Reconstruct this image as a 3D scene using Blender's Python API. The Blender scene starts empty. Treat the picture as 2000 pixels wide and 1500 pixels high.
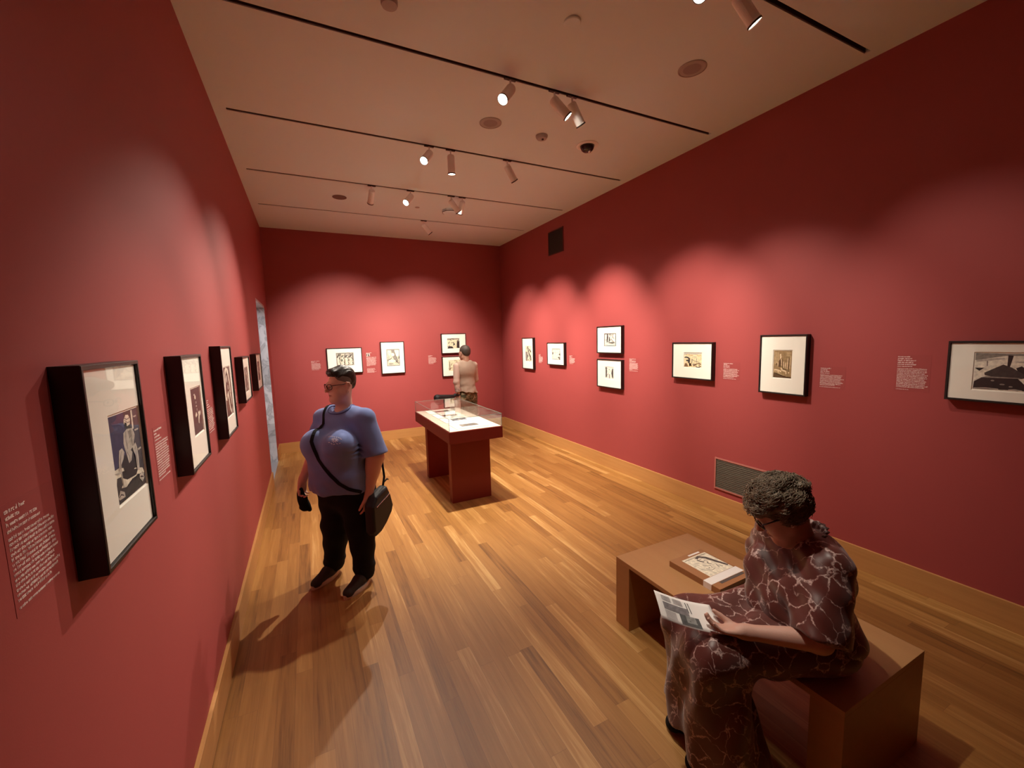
import bpy, bmesh, math, random
import numpy as np
from mathutils import Vector, Matrix
sc = bpy.context.scene
COL = sc.collection
PI = math.pi

# ------------------------------------------------------------------ camera, world, exposure, big lights
W, D, H, YB = 4.135, 7.75, 3.64, -3.2          # room width, depth, height, wall behind the camera
F_PX, YAW, PITCH, ROLL = 809.64, 0.4577, 0.1097, -0.0278
CAM = Vector((0.5103, 0.0, 1.80))
fw = Vector((math.sin(YAW)*math.cos(PITCH), math.cos(YAW)*math.cos(PITCH), -math.sin(PITCH)))
rt0 = Vector((math.cos(YAW), -math.sin(YAW), 0)); up0 = rt0.cross(fw)
rt = rt0*math.cos(ROLL) + up0*math.sin(ROLL); up = up0*math.cos(ROLL) - rt0*math.sin(ROLL)
cd = bpy.data.cameras.new('camera'); cam = bpy.data.objects.new('camera', cd); COL.objects.link(cam)
cam.matrix_world = Matrix(((rt.x, up.x, -fw.x, CAM.x), (rt.y, up.y, -fw.y, CAM.y), (rt.z, up.z, -fw.z, CAM.z), (0, 0, 0, 1)))
cd.sensor_width = 36; cd.lens = F_PX*36/2000; cd.clip_start = .02; cd.clip_end = 60
sc.camera = cam
wd = bpy.data.worlds.new('world'); sc.world = wd; wd.use_nodes = True
wd.node_tree.nodes['Background'].inputs[0].default_value = (1, .85, .75, 1)
wd.node_tree.nodes['Background'].inputs[1].default_value = 0.0
sc.view_settings.view_transform = 'Standard'; sc.view_settings.look = 'None'
sc.view_settings.exposure = 0.10; sc.view_settings.gamma = 1.0; sc.view_settings.use_curve_mapping = False
sc.cycles.max_bounces = 8; sc.cycles.diffuse_bounces = 5; sc.cycles.transparent_max_bounces = 16
sc.cycles.caustics_reflective = False; sc.cycles.caustics_refractive = False
SPOT_W = 262.0                                  # power of a gallery spot (W)
WARM = (1.0, .90, .76)
# cool light of the corridor beyond the doorway
ld = bpy.data.lights.new('corridor_light', 'AREA'); ld.energy = 42; ld.color = (.90, .94, 1.0); ld.size = 1.2; ld.shape = 'SQUARE'
lo = bpy.data.objects.new('corridor_light', ld); COL.objects.link(lo); lo.location = (-1.5, 5.6, 2.9)
lo.rotation_euler = Vector((1.2, 1.6, -1.2)).to_track_quat('-Z', 'Y').to_euler()

# ------------------------------------------------------------------ materials
MATS = {}
def nodes_of(name):
    m = bpy.data.materials.new(name); m.use_nodes = True
    nt = m.node_tree; b = nt.nodes['Principled BSDF']
    MATS[name] = m
    return m, nt, b
def N(nt, t, **k):
    n = nt.nodes.new(t)
    for a, v in k.items(): setattr(n, a, v)
    return n
def mat(name, col, rough=.6, metal=0, bump=0, bscale=60, var=0, vscale=8, emit=0, spec=.5, sheen=0, coat=0):
    m, nt, b = nodes_of(name); L = nt.links
    b.inputs['Base Color'].default_value = (*col, 1); b.inputs['Roughness'].default_value = rough
    b.inputs['Metallic'].default_value = metal; b.inputs['Specular IOR Level'].default_value = spec
    b.inputs['Sheen Weight'].default_value = sheen; b.inputs['Coat Weight'].default_value = coat
    tc = N(nt, 'ShaderNodeTexCoord')
    if var:
        nz = N(nt, 'ShaderNodeTexNoise'); nz.inputs['Scale'].default_value = vscale; nz.inputs['Detail'].default_value = 4
        L.new(tc.outputs['Object'], nz.inputs['Vector'])
        mr = N(nt, 'ShaderNodeMapRange'); mr.inputs['To Min'].default_value = 1-var; mr.inputs['To Max'].default_value = 1+var
        L.new(nz.outputs['Fac'], mr.inputs['Value'])
        mx = N(nt, 'ShaderNodeVectorMath', operation='SCALE'); mx.inputs[0].default_value = col
        L.new(mr.outputs[0], mx.inputs['Scale']); L.new(mx.outputs[0], b.inputs['Base Color'])
    if bump:
        nb = N(nt, 'ShaderNodeTexNoise'); nb.inputs['Scale'].default_value = bscale; nb.inputs['Detail'].default_value = 3
        L.new(tc.outputs['Object'], nb.inputs['Vector'])
        bp = N(nt, 'ShaderNodeBump'); bp.inputs['Strength'].default_value = bump; bp.inputs['Distance'].default_value = .004
        L.new(nb.outputs['Fac'], bp.inputs['Height']); L.new(bp.outputs[0], b.inputs['Normal'])
    if emit:
        b.inputs['Emission Color'].default_value = (*col, 1); b.inputs['Emission Strength'].default_value = emit
    return m
def math_(nt, op, a, b=None, c=None):
    n = N(nt, 'ShaderNodeMath', operation=op)
    for i, v in enumerate((a, b, c)):
        if v is None: continue
        if isinstance(v, (int, float)): n.inputs[i].default_value = v
        else: nt.links.new(v, n.inputs[i])
    return n.outputs[0]
def wood(name, ramp, plank_w=None, plank_l=1.0, axis='Y', grain=1.0, rough=.35, seam=.0016, coat=0, gv=.16, tk=1.0):
    """oak boards: staggered planks running along `axis`, each its own tone, with grain"""
    m, nt, b = nodes_of(name); L = nt.links
    tc = N(nt, 'ShaderNodeTexCoord'); sp = N(nt, 'ShaderNodeSeparateXYZ'); L.new(tc.outputs['Object'], sp.inputs[0])
    if axis == 'Y': across, along, third = sp.outputs['X'], sp.outputs['Y'], sp.outputs['Z']
    else: across, along, third = sp.outputs['Y'], sp.outputs['X'], sp.outputs['Z']
    if plank_w:
        r = math_(nt, 'DIVIDE', across, plank_w); row = math_(nt, 'FLOOR', r)
        wn = N(nt, 'ShaderNodeTexWhiteNoise', noise_dimensions='1D'); L.new(row, wn.inputs['W'])
        wn2 = N(nt, 'ShaderNodeTexWhiteNoise', noise_dimensions='1D'); L.new(math_(nt, 'ADD', row, 37.3), wn2.inputs['W'])
        ln = math_(nt, 'MULTIPLY_ADD', wn2.outputs['Value'], plank_l*.9, plank_l*.6)
        u = math_(nt, 'ADD', math_(nt, 'DIVIDE', along, ln), math_(nt, 'MULTIPLY', wn.outputs['Value'], 7.0))
        idn = math_(nt, 'FLOOR', u)
        cb = N(nt, 'ShaderNodeCombineXYZ'); L.new(row, cb.inputs[0]); L.new(idn, cb.inputs[1])
        wn3 = N(nt, 'ShaderNodeTexWhiteNoise', noise_dimensions='2D'); L.new(cb.outputs[0], wn3.inputs['Vector'])
        tone = math_(nt, 'MULTIPLY_ADD', wn3.outputs['Value'], tk, .5-.5*tk)
        fr = math_(nt, 'FRACT', r); e1 = math_(nt, 'MULTIPLY', math_(nt, 'MINIMUM', fr, math_(nt, 'SUBTRACT', 1, fr)), plank_w)
        fu = math_(nt, 'FRACT', u); e2 = math_(nt, 'MULTIPLY', math_(nt, 'MINIMUM', fu, math_(nt, 'SUBTRACT', 1, fu)), ln)
        edge = math_(nt, 'LESS_THAN', math_(nt, 'MINIMUM', e1, e2), seam*.5)
        seedv = math_(nt, 'MULTIPLY', tone, 57.0)
    else:
        tone = None; edge = None; seedv = 0.0
    cv = N(nt, 'ShaderNodeCombineXYZ')
    L.new(math_(nt, 'MULTIPLY', across, 34*grain), cv.inputs[0]); L.new(math_(nt, 'MULTIPLY', along, 1.6*grain), cv.inputs[1])
    if plank_w: L.new(seedv, cv.inputs[2])
    else: L.new(math_(nt, 'MULTIPLY', third, 30*grain), cv.inputs[2])
    g = N(nt, 'ShaderNodeTexNoise'); g.inputs['Scale'].default_value = 1; g.inputs['Detail'].default_value = 5; g.inputs['Distortion'].default_value = .6
    L.new(cv.outputs[0], g.inputs['Vector'])
    cv2 = N(nt, 'ShaderNodeCombineXYZ')
    L.new(math_(nt, 'MULTIPLY', across, 190*grain), cv2.inputs[0]); L.new(math_(nt, 'MULTIPLY', along, 7*grain), cv2.inputs[1])
    L.new(math_(nt, 'MULTIPLY', third, 150*grain), cv2.inputs[2])
    g2 = N(nt, 'ShaderNodeTexNoise'); g2.inputs['Scale'].default_value = 1; g2.inputs['Detail'].default_value = 3
    L.new(cv2.outputs[0], g2.inputs['Vector'])
    gg = math_(nt, 'ADD', math_(nt, 'MULTIPLY', math_(nt, 'SUBTRACT', g.outputs['Fac'], .5), gv*4), math_(nt, 'MULTIPLY', math_(nt, 'SUBTRACT', g2.outputs['Fac'], .5), gv*1.6))
    t = math_(nt, 'ADD', gg, tone if tone is not None else .5)
    cr = N(nt, 'ShaderNodeValToRGB'); L.new(t, cr.inputs[0])
    els = cr.color_ramp.elements
    els[0].position = 0; els[0].color = (*ramp[0], 1); els[1].position = 1; els[1].color = (*ramp[-1], 1)
    for i, c in enumerate(ramp[1:-1]):
        e = els.new((i+1)/(len(ramp)-1)); e.color = (*c, 1)
    out = cr.outputs[0]
    if edge is not None:
        mx = N(nt, 'ShaderNodeMix', data_type='RGBA'); L.new(edge, mx.inputs[0]); L.new(out, mx.inputs[6])
        mx.inputs[7].default_value = (.16, .065, .024, 1); out = mx.outputs[2]
    L.new(out, b.inputs['Base Color']); b.inputs['Roughness'].default_value = rough
    b.inputs['Coat Weight'].default_value = coat; b.inputs['Coat Roughness'].default_value = .25
    bp = N(nt, 'ShaderNodeBump'); bp.inputs['Strength'].default_value = .15; bp.inputs['Distance'].default_value = .001
    L.new(g2.outputs['Fac'], bp.inputs['Height']); L.new(bp.outputs[0], b.inputs['Normal'])
    return m
RED = (.335, .058, .056)
M_red = mat('red_wall_paint', RED, .62, bump=.05, bscale=260, var=.04, vscale=3, spec=.35)
M_redcase = mat('red_case_paint', (.20, .020, .015), .5, bump=.1, bscale=200, spec=.35)
M_ceil = mat('ceiling_paint', (.74, .85, .88), .9, bump=.1, bscale=150)
M_floor = wood('oak_floor', [(.15, .062, .015), (.27, .118, .028), (.33, .152, .038), (.39, .19, .052), (.56, .33, .12)], .083, 1.25, 'Y', rough=.42, coat=.0, tk=.60, gv=.24, seam=.0010)
M_base = wood('oak_trim', [(.36, .16, .05), (.50, .25, .085), (.60, .33, .12)], None, rough=.4)
M_baseX = wood('oak_trim_across', [(.36, .16, .05), (.50, .25, .085), (.60, .33, .12)], None, axis='X', rough=.4)
M_bench = wood('maple_bench', [(.34, .17, .065), (.43, .225, .09), (.50, .275, .115)], None, grain=.7, rough=.38, gv=.10)
M_dark = mat('dark_track', (.03, .018, .014), .5)
M_track = mat('brown_track', (.085, .05, .04), .6)
M_black = mat('black_frame', (.012, .009, .008), .38, var=.2, vscale=20)
M_mat = mat('cream_mat_board', (.92, .90, .80), .85, var=.02, vscale=30)
M_white = mat('white_paper', (.88, .85, .82), .8, var=.02, vscale=30)
M_deck = mat('cream_deck', (.60, .55, .45), .8)
M_lampw = mat('white_lamp_metal', (.86, .86, .86), .5)
M_lens = mat('lamp_lens', (1.0, .90, .72), .3, emit=30)
M_letter = mat('white_lettering', (.95, .85, .80), .7)
M_vinyl = mat('label_film', tuple(c*.94 for c in RED), .62, spec=.35, var=.04, vscale=3)
M_grille = mat('olive_grille', (.10, .085, .060), .5, metal=.3)
M_darkgrille = mat('dark_grille', (.022, .012, .010), .6)
M_greyp = mat('grey_plastic', (.42, .38, .37), .6)
M_dome = mat('smoked_dome', (.02, .012, .012), .08)
M_steel = mat('steel', (.6, .6, .6), .25, metal=1)
def marble():
    m, nt, b = nodes_of('pale_marble'); L = nt.links
    tc = N(nt, 'ShaderNodeTexCoord')
    nz = N(nt, 'ShaderNodeTexNoise'); nz.inputs['Scale'].default_value = 3.5; nz.inputs['Detail'].default_value = 8; nz.inputs['Distortion'].default_value = 2.2
    L.new(tc.outputs['Object'], nz.inputs['Vector'])
    cr = N(nt, 'ShaderNodeValToRGB'); e = cr.color_ramp.elements
    e[0].position = .38; e[0].color = (.50, .51, .53, 1); e[1].position = .6; e[1].color = (.62, .63, .66, 1)
    x = e.new(.47); x.color = (.36, .37, .40, 1); x = e.new(.5); x.color = (.55, .56, .60, 1)
    L.new(nz.outputs['Fac'], cr.inputs[0])
    sp = N(nt, 'ShaderNodeSeparateXYZ'); L.new(tc.outputs['Object'], sp.inputs[0])
    row = math_(nt, 'DIVIDE', sp.outputs['Z'], .30)
    wn = N(nt, 'ShaderNodeTexWhiteNoise', noise_dimensions='1D'); L.new(math_(nt, 'FLOOR', row), wn.inputs['W'])
    sc_ = N(nt, 'ShaderNodeVectorMath', operation='SCALE'); L.new(cr.outputs[0], sc_.inputs[0])
    L.new(math_(nt, 'MULTIPLY_ADD', wn.outputs['Value'], .35, .8), sc_.inputs['Scale'])
    L.new(sc_.outputs[0], b.inputs['Base Color']); b.inputs['Roughness'].default_value = .3
    return m
M_marble = marble()
def clear(name, tint=(1, 1, 1), edge=0.0, refl=1.0):
    m = bpy.data.materials.new(name); m.use_nodes = True; nt = m.node_tree; L = nt.links
    nt.nodes.remove(nt.nodes['Principled BSDF']); out = nt.nodes['Material Output']
    tr = N(nt, 'ShaderNodeBsdfTransparent'); tr.inputs[0].default_value = (*tint, 1)
    gl = N(nt, 'ShaderNodeBsdfGlossy'); gl.inputs['Roughness'].default_value = .01
    lw = N(nt, 'ShaderNodeLayerWeight'); lw.inputs['Blend'].default_value = .5
    mx = N(nt, 'ShaderNodeMixShader')
    sch = math_(nt, 'MULTIPLY_ADD', math_(nt, 'POWER', lw.outputs['Facing'], 5.0), .95, .04)
    L.new(math_(nt, 'MULTIPLY', sch, refl), mx.inputs[0]); L.new(tr.outputs[0], mx.inputs[1]); L.new(gl.outputs[0], mx.inputs[2])
    L.new(mx.outputs[0], out.inputs[0]); MATS[name] = m
    return m
M_glaz = clear('picture_glazing', refl=.38)
M_glass = clear('acrylic_cover', (.985, .985, .98), refl=1.0)
M_gedge = mat('acrylic_edge', (.16, .20, .17), .3)
def ink():
    m, nt, b = nodes_of('print_ink'); L = nt.links
    at = N(nt, 'ShaderNodeAttribute', attribute_name='tone')
    tc = N(nt, 'ShaderNodeTexCoord'); nz = N(nt, 'ShaderNodeTexNoise'); nz.inputs['Scale'].default_value = 55; nz.inputs['Detail'].default_value = 5
    L.new(tc.outputs['Object'], nz.inputs['Vector'])
    s = N(nt, 'ShaderNodeVectorMath', operation='SCALE'); L.new(at.outputs['Color'], s.inputs[0])
    L.new(math_(nt, 'MULTIPLY_ADD', nz.outputs['Fac'], 1.3, .35), s.inputs['Scale'])
    L.new(s.outputs[0], b.inputs['Base Color']); b.inputs['Roughness'].default_value = .8
    return m
M_ink = ink()

# ------------------------------------------------------------------ mesh helpers
def obj(name, bm_or_me, m=None, parent=None, smooth=False, mats=None):
    if isinstance(bm_or_me, bmesh.types.BMesh):
        me = bpy.data.meshes.new(name); bmesh.ops.recalc_face_normals(bm_or_me, faces=bm_or_me.faces)
        bm_or_me.to_mesh(me); bm_or_me.free()
    else: me = bm_or_me
    for q in (mats or ([m] if m else [])): me.materials.append(q)
    if smooth:
        me.polygons.foreach_set('use_smooth', [True]*len(me.polygons))
    o = bpy.data.objects.new(name, me); COL.objects.link(o)
    if parent: o.parent = parent
    return o
def thing(name, label, cat, loc=(0, 0, 0), rz=0, group=None):
    o = bpy.data.objects.new(name, None); COL.objects.link(o); o.empty_display_size = .1
    o.location = loc; o.rotation_euler = (0, 0, rz); o['label'] = label; o['category'] = cat
    if group: o['group'] = group
    return o
def tag(o, label, cat, group=None, kind=None):
    o['label'] = label; o['category'] = cat
    if group: o['group'] = group
    if kind: o['kind'] = kind
    return o
def struct(name, bm, m, **k):
    o = obj(name, bm, m, **k); o['kind'] = 'structure'; return o
def box(bm, x0, x1, y0, y1, z0, z1, mi=0):
    v = [bm.verts.new((x, y, z)) for x in (x0, x1) for y in (y0, y1) for z in (z0, z1)]
    fs = []
    for q in ((0, 1, 3, 2), (4, 6, 7, 5), (0, 4, 5, 1), (2, 3, 7, 6), (0, 2, 6, 4), (1, 5, 7, 3)):
        f = bm.faces.new([v[i] for i in q]); f.material_index = mi; fs.append(f)
    return fs
def BX(*boxes, bevel=0):
    bm = bmesh.new()
    for b in boxes: box(bm, *b)
    if bevel: bmesh.ops.bevel(bm, geom=bm.edges[:], offset=bevel, segments=2, affect='EDGES', profile=.7)
    return bm
def frame_axes(d):
    d = Vector(d).normalized(); a = Vector((0, 0, 1)) if abs(d.z) < .95 else Vector((1, 0, 0))
    u = d.cross(a).normalized(); v = d.cross(u).normalized(); return d, u, v
def lathe(bm, prof, o=(0, 0, 0), d=(0, 0, 1), n=32, cap=True):
    """prof: list of (radius, height) along direction d from o"""
    o = Vector(o); d, u, v = frame_axes(d); rings = []
    for r, h in prof:
        rings.append([bm.verts.new(o + d*h + (u*math.cos(2*PI*i/n) + v*math.sin(2*PI*i/n))*max(r, 1e-5)) for i in range(n)])
    for a, b in zip(rings, rings[1:]):
        for i in range(n): bm.faces.new((a[i], a[(i+1) % n], b[(i+1) % n], b[i]))
    if cap: bm.faces.new(rings[0]); bm.faces.new(rings[-1][::-1])
def tube(bm, pts, r, n=8, closed=False):
    pts = [Vector(p) for p in pts]; rings = []; prev = None; k = len(pts)
    for i, p in enumerate(pts):
        a = pts[(i-1) % k] if (closed or i) else p; b = pts[(i+1) % k] if (closed or i < k-1) else p
        t = (b-a).normalized()
        if prev is None: _, u, v = frame_axes(t)
        else: u = (prev - t*prev.dot(t)).normalized(); v = t.cross(u)
        prev = u; rr = r[i] if isinstance(r, (list, tuple)) else r
        rings.append([bm.verts.new(p + (u*math.cos(2*PI*j/n) + v*math.sin(2*PI*j/n))*rr) for j in range(n)])
    seq = list(zip(rings, rings[1:])) + ([(rings[-1], rings[0])] if closed else [])
    for a, b in seq:
        for j in range(n): bm.faces.new((a[j], a[(j+1) % n], b[(j+1) % n], b[j]))
    if not closed: bm.faces.new(rings[0]); bm.faces.new(rings[-1][::-1])

# ------------------------------------------------------------------ room shell
TW = .30                                        # wall thickness
DY0, DY1, DZ = 6.05, 7.28, 2.385                # doorway in the left wall
struct('floor', BX((0, W, YB, D, -.06, 0)), M_floor)
struct('wall_left', BX((-TW, 0, YB, DY0, 0, H), (-TW, 0, DY0, DY1, DZ, H), (-TW, 0, DY1, D+.2, 0, H)), M_red)
struct('wall_right', BX((W, W+.2, YB, D+.2, 0, H)), M_red)
struct('wall_back', BX((0, W, D, D+.2, 0, H)), M_red)
struct('wall_front', BX((-TW, W+.2, YB-.2, YB, 0, H)), M_red)
SLOTS = [-.86, .38, 1.61, 2.825, 4.055, 5.30, 6.51]
sw = .017
bxs = []; y0 = YB-.2
for s in SLOTS + [None]:
    y1 = D+.2 if s is None else s-sw
    bxs.append((-TW, W+.2, y0, y1, H, H+.10))
    if s is not None:
        bxs += [(-TW, .09, s-sw, s+sw, H, H+.10), (4.03, W+.2, s-sw, s+sw, H, H+.10)]; y0 = s+sw
bxs.append((-TW, W+.2, YB-.2, D+.2, H+.10, H+.16))
struct('ceiling', BX(*bxs), M_ceil)
BH, BT = .171, .018
def trim(boxes, name, m): return struct(name, BX(*boxes, bevel=.002), m)
trim([(0, BT, YB, DY0-.001, 0, BH), (0, BT, DY1+.03, D-BT, 0, BH)], 'baseboard_left', M_base)
trim([(W-BT, W, YB, D-BT, 0, BH)], 'baseboard_right', M_base)
trim([(0, W, D-BT, D, 0, BH)], 'baseboard_back', M_baseX)
# doorway lined with marble
struct('trim_1', BX((-TW-.02, -.002, DY1-.03, DY1, 0, DZ), (-TW-.02, -.002, DY0, DY0+.03, 0, DZ), (-TW-.02, -.002, DY0+.03, DY1-.03, DZ-.03, DZ)), M_marble)
M_stone = mat('corridor_stone', (.30, .30, .32), .3, var=.15, vscale=2)
struct('floor_corridor', BX((-3.0, 0, 3.5, 8.6, -.06, -.001)), M_stone)
struct('wall_corridor', BX((-3.1, -3.0, 3.5, 8.6, 0, 3.2), (-3.0, -TW, 8.5, 8.6, 0, 3.2), (-3.0, -TW, 3.4, 3.5, 0, 3.2), (-3.1, -TW, 3.4, 8.6, 3.2, 3.3)), mat('corridor_plaster', (.62, .63, .65), .8))

# ------------------------------------------------------------------ pictures
def art_mesh(name, w, h, bg, polys, parent, y):
    """flat printed sheet: background plus drawn shapes (u,v in 0..1), very thin layers"""
    bm = bmesh.new(); lay = bm.loops.layers.float_color.new('tone')
    def poly(pts, c, k):
        vs = [bm.verts.new((-w/2 + u*w, y - k*.00012, -h/2 + v*h)) for u, v in pts]
        try: f = bm.faces.new(vs)
        except ValueError: return
        for l in f.loops: l[lay] = (*c, 1)
    poly([(0, 0), (1, 0), (1, 1), (0, 1)], bg, 0)
    for k, (c, pts) in enumerate(polys):
        poly([(min(1, max(0, a)), min(1, max(0, b))) for a, b in pts], c, 1+k*.25)
    bmesh.ops.triangulate(bm, faces=bm.faces[:])
    me = bpy.data.meshes.new(name); bm.to_mesh(me); bm.free()
    return obj(name, me, M_ink, parent)
def stroke(pts, wd):
    """thick brush line as a polygon"""
    P = [np.array(p, float) for p in pts]; L_, R_ = [], []
    for i, p in enumerate(P):
        t = P[min(i+1, len(P)-1)] - P[max(i-1, 0)]; t = t/(np.linalg.norm(t)+1e-9); n = np.array([-t[1], t[0]])
        k = wd*(.55 + .45*math.sin(PI*(i+.5)/len(P)))
        L_.append(tuple(p+n*k)); R_.append(tuple(p-n*k))
    return L_ + R_[::-1]
def blob(cx, cy, rx, ry, rot=0, n=12):
    return [(cx+rx*math.cos(t)*math.cos(rot)-ry*math.sin(t)*math.sin(rot), cy+rx*math.cos(t)*math.sin(rot)+ry*math.sin(t)*math.cos(rot)) for t in [2*PI*i/n for i in range(n)]]
K = (.02, .015, .015); K2 = (.045, .04, .038); G = (.25, .23, .20); LG = (.5, .46, .4); CR = (.80, .74, .60); BRN = (.20, .11, .05)
def strokes(seed, n, cols, wr=(.02, .05), border=None, figs=0):
    r = random.Random(seed); out = []
    if border:
        for e in (((0, .98), (1, .98)), ((0, .02), (1, .02)), ((.02, 0), (.02, 1)), ((.98, 0), (.98, 1))):
            out.append((border, stroke([e[0], ((e[0][0]+e[1][0])/2, (e[0][1]+e[1][1])/2), e[1]], .035)))
    for i in range(n):
        x, y = r.random(), r.random(); a = r.random()*PI*2; pts = [(x, y)]
        for k in range(4):
            a += r.uniform(-.9, .9); s = r.uniform(.05, .13); x += math.cos(a)*s; y += math.sin(a)*s; pts.append((x, y))
        out.append((r.choice(cols), stroke(pts, r.uniform(*wr))))
    for i in range(figs):
        cx = (i+.6)/(figs+.2); b = r.uniform(-.05, .05)
        out.append((CR, stroke([(cx-.05, .62), (cx+b, .45), (cx-.03, .25), (cx+.04, .06)], .07)))
        out.append((CR, blob(cx, .72, .05, .075))); out.append((K2, stroke([(cx+.05, .8), (cx-.06, .78), (cx-.08, .66)], .02)))
        out.append((K2, stroke([(cx+.02, .6), (cx+.1, .45), (cx+.03, .35)], .018)))
        out.append((K, stroke([(cx+.04, .3), (cx+.09, .14), (cx+.02, .05)], .02)))
    return out
L1 = [((.045, .04, .10), [(0, .4), (.45, .45), (.5, 1), (0, 1)]), ((.07, .06, .07), [(.78, .1), (1, .1), (1, 1), (.78, 1)]),
 (CR, [(.0, .4), (.15, .4), (.93, .22), (.98, .16), (.91, .09), (.74, .19), (.33, .13), (0, .19)]),
 (K2, [(.05, .3), (.18, .29), (.2, .19), (.01, .1), (0, .2)]), (K, [(.23, .34), (.76, .25), (.68, .19), (.36, .21), (.2, .27)]),
 (CR, [(.75, .99), (.81, .99), (.79, .76), (.74, .75)]), (LG, [(.82, .91), (.94, .91), (.93, .89), (.84, .89)]),
 (LG, [(.81, .74), (.95, .74), (.95, .72), (.82, .72)]), (LG, [(.85, .49), (.97, .49), (.96, .47), (.85, .46)]),
 (K, [(.33, .13), (.51, .18), (.91, .17), (.95, .14), (.55, .14), (.28, .13)]),
 (LG, [(.42, .76), (.55, .79), (.74, .77), (.8, .68), (.72, .57), (.62, .53), (.49, .5), (.41, .55), (.38, .64)]),
 (G, [(.57, .76), (.68, .76), (.68, .68), (.59, .66)]), (G, stroke([(.5, .77), (.47, .66), (.5, .55)], .012)), (G, stroke([(.72, .74), (.66, .64), (.68, .55)], .015)),
 (CR, [(.48, .91), (.56, .96), (.65, .95), (.7, .89), (.67, .83), (.57, .82), (.47, .86)]), (K, [(.5, .88), (.56, .86), (.56, .81), (.5, .8), (.48, .84)]),
 (G, stroke([(.5, .93), (.58, .90), (.68, .91)], .008)), (G, stroke([(.5, .90), (.6, .86), (.68, .86)], .006)),
 (K, [(.33, .51), (.44, .49), (.48, .38), (.71, .41), (.73, .3), (.54, .26), (.3, .32), (.27, .42)]),
 (LG, [(.41, .55), (.54, .55), (.63, .49), (.57, .4), (.48, .38), (.44, .49)]), (G, stroke([(.46, .52), (.52, .46), (.52, .4)], .008)),
 (LG, [(.21, .59), (.31, .6), (.37, .54), (.31, .47), (.22, .42), (.21, .32), (.13, .34), (.16, .47)]), (G, stroke([(.28, .57), (.21, .48), (.18, .38)], .012)),
 (LG, [(.65, .55), (.78, .58), (.82, .51), (.83, .41), (.81, .22), (.73, .24), (.73, .43), (.68, .48)]), (G, stroke([(.76, .54), (.77, .42), (.77, .28)], .01)),
 (LG, [(.01, .08), (.09, .15), (.21, .1), (.22, .04), (.04, .05)]), (K, stroke([(.03, .08), (.1, .1), (.18, .07)], .008)),
 (LG, [(.78, .16), (.89, .18), (.95, .09), (.86, .05), (.78, .11)]), (K, stroke([(.8, .13), (.86, .12), (.92, .1)], .01)),
 (LG, stroke([(.02, .36), (.2, .33), (.22, .15)], .012))]
L2 = [(K2, [(0, 0), (1, 0), (1, .2), (0, .25)]), (CR, blob(.46, .8, .07, .05)), (G, blob(.5, .68, .06, .03)), (LG, blob(.5, .6, .05, .02)), (G, blob(.53, .52, .06, .03)),
 (CR, [(.3, .42), (.42, .48), (.5, .40), (.34, .36)]), (CR, stroke([(.62, .46), (.7, .38), (.62, .3), (.6, .2)], .05)), (CR, stroke([(.86, .44), (.78, .40), (.7, .42)], .05)), (LG, blob(.4, .86, .08, .02))]
L3 = [(CR, stroke([(.12, .34), (.13, .6), (.3, .9), (.5, .98), (.72, .9), (.85, .65), (.86, .45)], .075)), (K2, stroke([(.35, .55), (.35, .8), (.5, .88), (.65, .75)], .07)),
 (LG, blob(.45, .76, .1, .08)), (LG, blob(.55, .58, .06, .05)), (CR, stroke([(.2, .36), (.35, .40), (.45, .45)], .05)), (CR, stroke([(.5, .5), (.55, .35), (.6, .15), (.7, .08)], .06)),
 (CR, stroke([(.75, .5), (.85, .35), (.9, .2)], .05)), (LG, stroke([(.7, .10), (.78, .04), (.8, .0)], .05)), (LG, stroke([(.9, .12), (.97, .05), (.95, 0)], .04)), (BRN, stroke([(.25, .5), (.3, .3), (.35, .1)], .05))]
R6 = [(G, [(0, 1), (.46, .99), (1, .99), (1, .93), (.46, .93), (.11, .83), (.0, .8)]), (LG, stroke([(.02, .78), (.2, .82), (.45, .86)], .03)), (LG, [(.61, .78), (.9, .81), (.92, .77), (.68, .75)]),
 (K, [(.50, .95), (.58, .94), (.56, .87), (.54, .63), (.5, .66), (.51, .88)]), (K, [(.63, .61), (.71, .67), (.79, .58), (.9, .48), (1, .45), (1, .36), (.73, .35)]),
 (K2, [(.17, .4), (.16, .47), (.44, .7), (.58, .62), (.76, .45), (.74, .34), (.42, .32)]), (CR, [(.07, .47), (.17, .56), (.35, .69), (.43, .70), (.17, .47)]),
 (K, [(.0, .59), (.16, .6), (.08, .51)]), (K, [(.19, .79), (.2, .79), (.2, .65), (.19, .65)]), (G, [(.2, .37), (.7, .36), (.7, .33), (.1, .33)]),
 (K, [(0, .01), (.01, .22), (.12, .33), (.67, .34), (.74, .24), (.87, .02), (.58, .03)]), (LG, [(.75, .28), (.98, .31), (.98, .01), (.9, .02)]), (G, stroke([(.85, .25), (.88, .15), (.86, .05)], .02)),
 (LG, stroke([(.01, .03), (.2, .05), (.4, .04)], .012)), (LG, stroke([(.55, .04), (.65, .05), (.75, .03)], .012)), (G, blob(.3, .26, .03, .02)), (G, blob(.45, .17, .04, .02)), (G, blob(.58, .12, .03, .02))]
SEP = (.30, .20, .09); SEP2 = (.44, .31, .16); SEPL = (.78, .62, .40); SEPD = (.10, .055, .02)
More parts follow.
